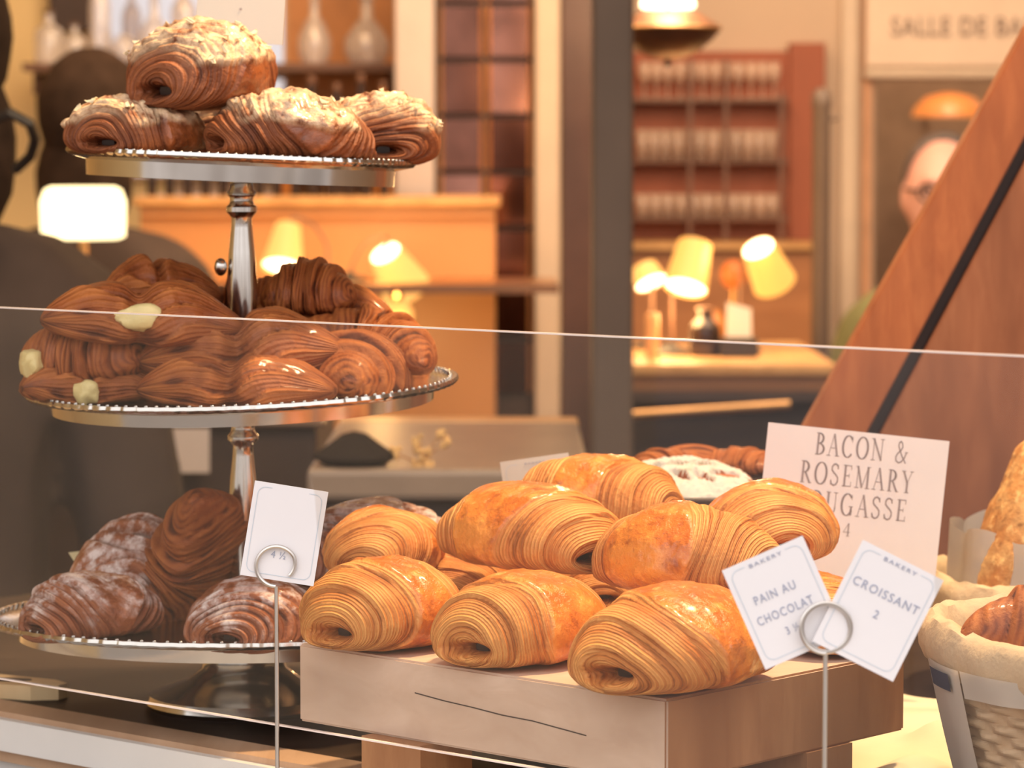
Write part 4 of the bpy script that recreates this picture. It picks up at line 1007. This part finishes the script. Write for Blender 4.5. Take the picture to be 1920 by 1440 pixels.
# ---------------------------------------------------------------- filled croissants, middle plate
CM = [crescent_mesh('filled_croissant', 40 + i, *d) for i, d in enumerate(((.112, .027, .012, 6, .84, 'lobed'), (.105, .026, .020, 7, .84, 'ridged'), (.092, .027, .008, 6, .92, 'ridged'), (.118, .029, .006, 6, .84, 'lobed')))]
for m_ in CM: m_.materials.append(M['crois'])
MP = stand.location + Vector((0, 0, Z2))
def crois(v, x, yb, Y, rz, label, tilt=(0, 0), sc=1, z=None, cheese=None, name='filled_croissant', group='filled croissants on the middle plate'):
    o = link(name, CM[v]); tag(o, label, 'croissant', group); place(o, x, yb, Y, rz, tilt, sc, z)
    if cheese:
        bm = B(); cx, w_, h_ = cheese; rn = random.Random(v)
        bmesh.ops.create_icosphere(bm, subdivisions=3, radius=1)
        for q in bm.verts:
            n1 = nz(q.co.x, q.co.y, q.co.z, 1.6, v + 2); q.co *= 1 + .35 * n1
            q.co = Vector((cx + q.co.x * w_, -.019 + q.co.y * .008, h_ + q.co.z * .0085))
        obj('cheese_filling', bm, M['cheese'], o, True)
    return o
crois(0, 172, 757, 1.885, 8, 'croissant lowest at the left rim of the middle plate, cheese showing', sc=(.74, .95, .85), cheese=(-.004, .010, .010))
crois(3, 446, 763, 1.862, -5, 'broad croissant front centre on the middle plate, lowest layer', sc=(1.0, 1.05, .84))
crois(2, 690, 747, 1.905, 74, 'croissant pointing outwards at the right rim of the middle plate', sc=(.95, 1.08, 1.0))
crois(1, 640, 735, 2.0, 150, 'dark croissant at the back right of the middle plate', sc=(1, 1, 1.1))
crois(1, 300, 735, 2.0, 20, 'croissant at the back left of the middle plate, under the heap', sc=(1, 1, 1.1))
crois(2, 158, 712, 1.89, -14, 'rolled croissant in the second layer at the left edge', sc=(.82, 1.1, 1.02), cheese=(-.030, .009, .011))
crois(3, 458, 706, 1.885, 5, 'large croissant lying across the centre of the heap', (0, -3), sc=(1.04, 1.0, 1.02))
crois(1, 682, 684, 1.93, -16, 'darker croissant reaching out over the right rim', (0, 12), sc=(.80, .95, .95))
crois(2, 470, 690, 1.99, 0, 'croissant wedged against the stand pole at the back', sc=(1.2, 1, 1.4))
crois(3, 268, 646, 1.88, 8, 'large cheese filled croissant on top of the heap, left of the pole', (0, 3), sc=(1.02, 1.0, .98), cheese=(-.002, .018, .017))
crois(0, 300, 592, 1.95, 20, 'croissant at the very top left, behind the cheese filled one', sc=(.66, .95, .95))
crois(2, 578, 590, 1.96, -6, 'ridged croissant at the top right of the heap, beside the pole', sc=(.62, 1.0, .86))
crois(0, 600, 655, 1.97, 4, 'dark croissant under the ridged one right of the pole', sc=(.85, 1.0, 1.2))

# ---------------------------------------------------------------- dusted pastries, lower plate
SM = [roll_mesh('dusted_pastry', 60 + i, *d, dust=.95, nrid=8, amp=.0022, lump=.006) for i, d in enumerate(((.092, .072, .052), (.096, .074, .056), (.085, .066, .050)))]
for m_ in SM: m_.materials.append(M['dust'])
LP = stand.location + Vector((0, 0, Z3))
def dusted(v, x, yb, Y, rz, label, tilt=(0, 0), sc=1):
    o = link('dusted_pastry', SM[v]); tag(o, label, 'pastry', 'sugar dusted pastries on the lowest plate'); place(o, x, yb, Y, rz, tilt, sc)
    stick(o, (.092, .096, .085)[v], (.052, .056, .050)[v]); return o
dusted(0, 165, 1196, 1.87, 48, 'sugar dusted pastry at the left of the lowest plate, spiral end facing out', sc=(.95, .96, .88))
dusted(1, 482, 1215, 1.835, 66, 'sugar dusted pastry front right on the lowest plate, behind the thin rod', sc=(.95, .95, .88))
dusted(2, 250, 1120, 1.95, 75, 'heavily dusted pastry standing behind the left one', (0, -40), sc=(1.1, .95, 1.1))
dusted(1, 700, 1100, 1.95, 30, 'heavily dusted pastry at the right of the lowest plate, behind the hanging card', (0, 0), sc=1.15)
dusted(0, 560, 1130, 1.99, 10, 'dusted pastry at the back of the lowest plate', sc=1.0)
dusted(2, 420, 1130, 2.03, 100, 'dusted pastry behind the stand pole on the lowest plate', sc=1.0)
o = crois(1, 352, 1098, 1.91, -30, 'brown croissant leaning upright in the middle of the lowest plate', (0, -55), sc=(1.10, 1.15, 1.25), name='leaning_croissant', group=None)
# parchment under the pastries
pc_ = on(150, 1150, LP.z + .01); bm = B()
q = [at(128, 1036, 2.0), at(196, 1028, 2.0), at(205, 1075, 2.0), at(158, 1082, 2.0)]
prism(bm, q + [], (0, .0006, 0)); box(bm, (q[3].x, 2.0, LP.z + .003), (q[2].x, 2.0006, q[3].z + .004))
tag(obj('parchment_sheet', bm, M['parchment']), 'pointed corner of yellow parchment behind the dusted pastries', 'paper')

# ---------------------------------------------------------------- cards and signs
def clip_stand(name, label, x, yring, rpx, Y, zfoot, open_hook=False, coils=2):
    p = at(x, yring, Y); r = thing(name, label, 'card holder', (p.x, p.y, zfoot)); k = Y / F; R = rpx * k; h = p.z - zfoot
    ringpts = []
    if open_hook:
        for i in range(44):
            a = math.radians(-92 - 262 * i / 43 * 1.16); rr = R * (1 if i < 34 else 1 - .22 * (i - 34) / 10); ringpts.append((rr * math.cos(a), 0, h + rr * math.sin(a)))
    else:
        for i in range(coils * 40 + 1):
            a = -PI / 2 + 2 * PI * i / 40; rr = R * (1 + .035 * (i / 40 - 1)); ringpts.append((rr * math.cos(a), -.0014 * i / 40, h + rr * math.sin(a)))
    obj('ring', tube(B(), ringpts, .0011, 8), M['tin'], r, True)
    obj('rod', tube(B(), [(0, 0, .002), (0, 0, h - R)], .0011, 8), M['tin'], r, True)
    obj('foot', lathe(B(), [(0, 0), (.016, 0), (.016, .002), (.003, .004)], 24), M['tin'], r, True); return r
def heading(o, w_, h_, s='BAKERY', frac=.40):
    text('heading', s, h_ * .052, M['ink'], o, (0, -.0006, h_ / 2 - .0032), w_ * frac, 1.3)
YC = 1.40
clip_stand('wire_card_holder', 'wire ring card holder at the right, gripping two tilted cards', 1548, 1176, 46, YC, ZL)
o, w_, h_ = card('price_card', 'white card lettered pain au chocolat, tilted left in the right wire ring', 1470, 1130, YC + .003, 166, 204, -24, M['card'], -3)
border(o, w_, h_, .0025, .00035, M['inkline'], gap=w_ * .5); heading(o, w_, h_)
text('lettering', 'PAIN AU', .0056, M['ink'], o, (-.002, -.0006, .0055), w_ * .50, 1.2)
text('lettering', 'CHOCOLAT', .0056, M['ink'], o, (-.001, -.0006, -.0035), w_ * .68, 1.2)
text('price', '3 ½', .0050, M['ink'], o, (-.001, -.0006, -.0120), w_ * .16, 1.1)
o, w_, h_ = card('price_card', 'white card lettered croissant, tilted right in the right wire ring', 1646, 1145, YC + .0005, 172, 214, 27, M['card'], 3)
border(o, w_, h_, .0025, .00035, M['inkline'], gap=w_ * .5); heading(o, w_, h_)
text('lettering', 'CROISSANT', .0056, M['ink'], o, (0, -.0006, .0075), w_ * .80, 1.2)
text('price', '2', .0052, M['ink'], o, (0, -.0006, -.002), None, 1.1)
YL = 1.655
clip_stand('wire_card_holder', 'open wire hook card holder in front of the lowest plate', 518, 1062, 38, YL, ZL, True)
o, w_, h_ = card('price_card', 'white card hanging in the open wire hook over the dusted pastries', 533, 1000, YL + .003, 140, 180, 9, M['card'], 0)
border(o, w_, h_, .0025, .00035, M['inkline'], gap=w_ * .5)
text('price', '4 ½', .0052, M['ink'], o, (-.001, -.0006, -.0118), w_ * .20, 1.1)
# large sign
YS = 1.93
o, w_, h_ = card('lettered_sign', 'large pinkish sign lettered bacon and rosemary fougasse', 1596, 948, YS, 343, 280, 6.0, M['paper'], 0)
kk = YS / F
for s, cx, yy, hh, ww in (('BACON &', 8, 838, 40, 174), ('ROSEMARY', 4, 893, 40, 212), ('FOUGASSE', 0, 947, 40, 208), ('4', -4, 994, 24, None)):
    bm = B(); serif_line(bm, s, hh * kk, cx * kk, -(yy + hh * .5 - 948) * kk, -.0007, .20, ww and ww * kk)
    obj('lettering' if len(s) > 1 else 'price', bm, M['greyink'], o)
hs = thing('sign_stand', 'slim steel stand holding up the large lettered sign', 'stand', (o.location.x, YS + .006, ZC))
obj('rod', tube(B(), [(0, 0, .002), (0, 0, o.location.z - ZC)], .0018, 8), M['tin'], hs, True)
obj('clip', box(B(), (-.010, -.0052, o.location.z - ZC - .012), (.010, .002, o.location.z - ZC + .006)), M['tin'], hs)
obj('foot', lathe(B(), [(0, 0), (.026, 0), (.026, .003), (.003, .005)], 24), M['tin'], hs, True)
# small card behind the heap
o, w_, h_ = card('price_card', 'greyish white card standing behind the golden heap', 1008, 905, 1.99, 130, 96, -8, M['cream_card'], 0)
border(o, w_, h_, .003, .0003, M['inkline'], gap=w_ * .5); heading(o, w_, h_, 'BAKERY', .3)
hs = thing('card_stand', 'thin rod behind the golden heap holding the greyish card', 'stand', (o.location.x, 1.996, ZC))
obj('rod', tube(B(), [(0, 0, .002), (0, 0, o.location.z - ZC)], .0014, 8), M['tin'], hs, True)
obj('foot', lathe(B(), [(0, 0), (.018, 0), (.018, .003), (.003, .005)], 24), M['tin'], hs, True)
# card on the top plate
o, w_, h_ = card('blank_card', 'blank cream card standing behind the topmost pastry', 452, 10, 2.0, 164, 138, 3.5, M['cream_card'], 0)
obj('ink_dot', box(B(), (-.0006, -.0008, -.003), (.0006, -.0005, -.0018)), M['greyink'], o)
hs = thing('card_stand', 'thin rod on the top plate holding the blank cream card', 'stand', (o.location.x, 2.006, upz(o.location.x) ))
obj('rod', tube(B(), [(0, 0, .002), (0, 0, o.location.z - hs.location.z)], .0014, 8), M['tin'], hs, True)
obj('foot', lathe(B(), [(0, 0), (.014, 0), (.014, .002), (.003, .004)], 24), M['tin'], hs, True)
# pinkish card far behind the pole
o, w_, h_ = card('blank_card', 'pinkish white card leaning on the cabinet behind the pole', 336, 846, 3.86, 112, 84, 0, M['paper'], 0)
o.location.y = 3.868

# ---------------------------------------------------------------- crate, floured bread and far breads
cr = thing('wooden_crate', 'low wooden crate under the floured bread', 'crate', (at(1300, 0, 2.12).x, 2.12, ZC))
zcr = at(0, 925, 2.05).z - ZC
for sy in (-.115, .105):
    for q in range(3): obj('slat', box(B(), (-.075, sy, .008 + q * zcr / 3), (.075, sy + .010, .008 + (q + .82) * zcr / 3), 0, .001), M['darkwood'], cr)
for sx in (-.075, .063):
    for q in range(3): obj('slat', box(B(), (sx, -.105, .008 + q * zcr / 3), (sx + .012, .105, .008 + (q + .82) * zcr / 3), 0, .001), M['darkwood'], cr)
obj('board', box(B(), (-.063, -.105, zcr - .016), (.063, .105, zcr - .008)), M['darkwood'], cr)
for sx in (-.06, .06):
    for sy in (-.1, .1): obj('foot', box(B(), (sx - .01, sy - .005 - .003, 0), (sx + .01, sy + .005, .01)), M['darkwood'], cr)
def fougasse(seed, L, W, H):
    """flat leaf shaped loaf with open slits, floured"""
    bm = B(); nu, nv = 64, 44; G = {}
    slit = [(-.5, .0, .9), (-.12, .30, .75), (-.12, -.30, -.75), (.25, .30, .75), (.25, -.30, -.75), (.55, .0, .3)]
    for i in range(nu + 1):
        for j in range(nv + 1):
            u, v = 2 * i / nu - 1, 2 * j / nv - 1
            r = math.sqrt(max(0, 1 - .5 * v * v)), math.sqrt(max(0, 1 - .5 * u * u))
            x, y = u * r[0], v * r[1]; ok = True; near = 1
            for (sx, sy, an) in slit:
                dx, dy = x - sx, y - sy; ca, sa = math.cos(an), math.sin(an); p, q = dx * ca + dy * sa, -dx * sa + dy * ca
                near = min(near, math.hypot(p / .26, q / .10))
            e = max(0, 1 - (x * x + y * y)); z = H * (e ** .4) * sm(.6, 2.2, near * 1.0 + .6) * (1 + .2 * nz(x, y, 0, 3, seed)) + .0015 * nz(x, y, 0, 14, seed)
            G[i, j] = (bm.verts.new((x * L / 2, y * W / 2, max(0, z))), near)
    for i in range(nu):
        for j in range(nv):
            c = [G[i, j], G[i+1, j], G[i+1, j+1], G[i, j+1]]
            if min(q[1] for q in c) > .62: bm.faces.new([q[0] for q in c])
    bmesh.ops.solidify(bm, geom=bm.faces[:], thickness=.004)
    for v in [v for v in bm.verts if not v.link_faces]: bm.verts.remove(v)
    return bm
fo = obj('floured_flatbread', fougasse(4, .085, .07, .020), M['flour'], None, True); tag(fo, 'flour dusted slit flatbread behind the golden heap', 'bread')
p = at(1290, 905, 2.06); fo.location = (p.x, 2.055, ZC + zcr + .004); fo.rotation_euler = (math.radians(16), math.radians(4), math.radians(-8))
for me_att in ('lam', 'glz', 'sug', 'ph'): fo.data.attributes.new(me_att, 'FLOAT', 'POINT').data.foreach_set('value', [.7 if me_att != 'ph' else 0.] * len(fo.data.vertices))
obj('red_filling', ell(B(), (.012, .004, .004), (.030, .022, .006), 16), M['redbread'], fo, True)
for i, (x, Y, rz, lb) in enumerate(((1262, 2.17, 20, 'blurred brown bread roll at the left of the crate back'), (1318, 2.2, 80, 'blurred brown bread roll at the middle of the crate back'), (1382, 2.18, -20, 'blurred brown bread roll at the right of the crate back'))):
    o = link('bread_roll', CM[2]); tag(o, lb, 'bread', 'brown rolls at the back of the crate'); p = at(x, 890, Y); o.location = (p.x, Y, ZC + zcr - .0005); o.rotation_euler = (0, 0, math.radians(rz)); o.scale = (.62, .85, .45)

# ---------------------------------------------------------------- slanting board
YBd = 2.36
bd = thing('slanting_board', 'tall slanting reddish brown wooden board with a dark groove', 'board', (at(1600, 0, YBd).x, YBd, ZC))
def L_(x, y): return at(x, y, YBd)
zb0 = ZC
def slant(xa, ya, xb, yb, zlo, zhi):
    a, b = L_(xa, ya), L_(xb, yb); f = lambda z: a + (b - a) * ((z - a.z) / (b.z - a.z)); return f(zlo), f(zhi)
zhi = EYE + .40
l0, l1 = slant(1920, 62, 1510, 800, zb0, zhi); g0, g1 = slant(1926, 250, 1632, 800, zb0, zhi); h0, h1 = slant(1926, 300, 1660, 800, zb0, zhi)
def bdp(name, pts, y0, th, m):
    bm = B(); prism(bm, [Vector((p.x, YBd + y0, p.z)) - bd.location for p in pts], (0, th, 0))
    bmesh.ops.recalc_face_normals(bm, faces=bm.faces); bmesh.ops.bevel(bm, geom=bm.edges[:], offset=.0012, segments=2, affect='EDGES'); return obj(name, bm, m, bd)
bdp('stile', [l0, g0, g1, l1], 0, .028, M['board'])
bdp('groove', [g0, h0, h1, g1], .014, .010, M['darkgroove'])
rx = at(2500, 0, YBd).x
bdp('panel', [h0, Vector((rx, 0, zb0)), Vector((rx, 0, zhi)), h1], .004, .020, M['panel'])

# ---------------------------------------------------------------- baskets
def basket_weave(R0, R1, H, m, rows=16, n=220, waves=26):
    prof = []
    for i in range(rows * 6 + 1):
        t = i / (rows * 6); prof.append((R0 + (R1 - R0) * t ** .8, t * H))
    def fn(a, r, z):
        row = z / H * rows; sgn = 1 if int(row) % 2 else -1
        return 1 + (.018 * math.sin(a * waves) * sgn + .012) * abs(math.sin(PI * row)) ** .7
    return lathe(B(), prof + [(R1 - .004, H), (R0 - .004, .004)], n, fn=fn)
def wavy_roll(R, z, r, seed, n=160, flat=.8):
    pts = []; bm = B(); rings = []
    for i in range(n):
        a = 2 * PI * i / n; rr = R + .006 * nz(math.cos(a), math.sin(a), 0, 1.7, seed); zz = z + .006 * nz(math.cos(a), math.sin(a), 3, 1.3, seed)
        ring = []
        for k in range(18):
            b = 2 * PI * k / 18; q = r * (1 + .14 * nz(math.cos(a) * 9, math.sin(a) * 9, math.cos(b) * 2, 1.5, seed + 6) + .22 * nz(math.cos(a) * 3, math.sin(a) * 3, math.cos(b), 1.6, seed + 2) + .06 * nz(math.cos(a) * 14, math.sin(a) * 14, math.sin(b), 1.2, seed))
            ring.append(bm.verts.new(((rr + q * math.cos(b) * flat) * math.cos(a), (rr + q * math.cos(b) * flat) * math.sin(a), zz + q * math.sin(b) * 1.25)))
        rings.append(ring)
    for i in range(n):
        p, q = rings[i], rings[(i + 1) % n]
        for k in range(18): bm.faces.new((p[k], p[(k+1) % 18], q[(k+1) % 18], q[k]))
    return bm
bl = Vector((.340, 1.62, ZC))
bk = thing('bread_basket', 'wicker basket at the front right with a rolled beige linen rim', 'basket', bl)
RH = .088
obj('weave', basket_weave(.098, .122, RH, M['wicker']), M['wicker'], bk)
obj('base', lathe(B(), [(0, 0), (.097, 0), (.097, .004), (0, .004)], 40), M['wicker'], bk)
obj('linen_rim', wavy_roll(.121, RH - .002, .0105, 3), M['linen'], bk, True)
bm = B(); rn = 48; rows_ = []
for i in range(13):
    t = i / 12; rr = .02 + (.118 - .02) * t; z = .045 + .034 * t ** 2
    rows_.append([bm.verts.new((rr * math.cos(2*PI*j/rn), rr * math.sin(2*PI*j/rn), z + .004 * nz(rr * math.cos(2*PI*j/rn), rr * math.sin(2*PI*j/rn), 0, 40, 2))) for j in range(rn)])
for p, q in zip(rows_, rows_[1:]):
    for j in range(rn): bm.faces.new((p[j], p[(j+1) % rn], q[(j+1) % rn], q[j]))
bm.faces.new(rows_[0]); obj('linen_lining', bm, M['whitecloth'], bk, True)
# white cloth flap hanging outside on the left, with a navy stripe
def flap(a0, a1, z0, z1, off, wav, n=40, mm=9, slope=0):
    bm = B(); G = []
    for i in range(n + 1):
        a = math.radians(a0 + (a1 - a0) * i / n); row = []
        for j in range(mm + 1):
            zb_ = z0 + slope * i / n; z = zb_ + (z1 - zb_) * j / mm; rr = .098 + .024 * (max(z, 0) / RH) ** .8 + off + wav * math.sin(a * 17) * (1 - j / mm)
            row.append(bm.verts.new((rr * math.cos(a), rr * math.sin(a), z)))
        G.append(row)
    for i in range(n):
        for j in range(mm): bm.faces.new((G[i][j], G[i+1][j], G[i+1][j+1], G[i][j+1]))
    bmesh.ops.solidify(bm, geom=bm.faces[:], thickness=.0012); return bm
obj('cloth_flap', flap(150, 201, .004, RH - .008, .007, .0012), M['whitecloth'], bk, True)
obj('cloth_flap', flap(201.3, 300, .066, RH - .008, .0065, .001, slope=.006), M['whitecloth'], bk, True)
obj('navy_band', flap(184, 197, RH - .020, RH - .011, .0088, 0), M['navy'], bk, True)
o = crois(1, 0, 0, 1, 0, 'red brown croissant inside the linen lined front basket', name='basket_croissant', group=None)
o.location = (.274, 1.585, ZC + .076); o.rotation_euler = (math.radians(6), math.radians(8), math.radians(-30)); o.scale = (.9, 1.1, 1.25)
# second basket behind
b2 = Vector((.385, 2.00, ZC))
bq = thing('bread_basket', 'brown wicker basket at the right behind, holding the large pale loaf', 'basket', b2)
obj('weave', basket_weave(.100, .122, .062, M['brownwicker'], 11), M['brownwicker'], bq)
obj('base', lathe(B(), [(0, 0), (.099, 0), (.099, .004), (0, .004)], 40), M['brownwicker'], bq)
obj('linen_rim', wavy_roll(.122, .062, .011, 8), M['linen'], bq, True)
bm = B(); G = []
for i in range(61):
    a = math.radians(95 + 150 * i / 60); row = []
    for j in range(9):
        t = j / 8; rr = .112 - .006 * t + .003 * math.sin(a * 13) * t; row.append(bm.verts.new((rr * math.cos(a), rr * math.sin(a), .045 + .062 * t * (1 - .10 * math.sin(a * 5 + 1) ** 2))))
    G.append(row)
for i in range(60):
    for j in range(8): bm.faces.new((G[i][j], G[i+1][j], G[i+1][j+1], G[i][j+1]))
bmesh.ops.solidify(bm, geom=bm.faces[:], thickness=.002); obj('white_napkin', bm, M['whitecloth'], bq, True)
lm = roll_mesh('pale_loaf', 81, .17, .10, .075, .12, 3, .002, lump=.006, hole=.01); lm.materials.append(M['loaf'])
lo_ = link('pale_loaf', lm); tag(lo_, 'large pale crusty loaf leaning in the rear basket', 'bread')
p = at(1985, 1060, 2.0); lo_.location = at(1990, 1022, 1.97); lo_.rotation_euler = (math.radians(4), math.radians(-68), math.radians(6)); lo_.scale = (.80, .75, .85)

# ---------------------------------------------------------------- cream cloth and paddle board on the counter
bm = B(); G = []; nu, nv = 80, 50
cw0 = on(1660, 1392, ZC)
for i in range(nu + 1):
    for j in range(nv + 1):
        u, v = i / nu, j / nv
        p = cw0 + TV * (u - .5) * .34 + NV * (v - .5) * .24 + Vector((0, 0, .0025))
        fold = max(0, math.sin(u * 19 + 3 * v + 2 * noise.noise(Vector((u * 3, v * 3, 1))))) ** 2
        p.z += .020 * fold * (.4 + .6 * noise.noise(Vector((u * 4, v * 4, 5)))) ** 2 + .002 * noise.noise(Vector((u * 9, v * 9, 2))) + .002
        p += TV * .006 * noise.noise(Vector((u * 3, v * 5, 9))); G.append(bm.verts.new(p))
for i in range(nu):
    for j in range(nv): bm.faces.new((G[i*(nv+1)+j], G[(i+1)*(nv+1)+j], G[(i+1)*(nv+1)+j+1], G[i*(nv+1)+j+1]))
tag(obj('cream_cloth', bm, M['cream'], None, True), 'crumpled cream cloth on the counter beside the wooden block', 'cloth')
c0 = on(30, 1303, ZC); dd = (on(155, 1313, ZC) - on(0, 1300, ZC)).normalized(); ee = Vector((-dd.y, dd.x, 0))
prof_ = [(-.30, -.07), (-.10, -.07), (-.06, -.03), (-.03, -.018), (.020, -.014), (.034, -.004), (.034, .006), (.020, .014), (-.03, .018), (-.06, .03), (-.10, .07), (-.30, .07)]
bm = B(); prism(bm, [c0 + dd * x + ee * y for x, y in prof_], (0, 0, .009))
pb_ = obj('paddle_board', bm, M['paddle']); tag(pb_, 'pale wooden paddle board whose handle shows at the lower left', 'board')
hb = B(); lathe(hb, [(.010, 0), (.010, .0004)], 24, c0 + dd * -.006 + Vector((0, 0, .0091)), 1.5, .6); obj('handle_hole', hb, M['darkgroove'], pb_)
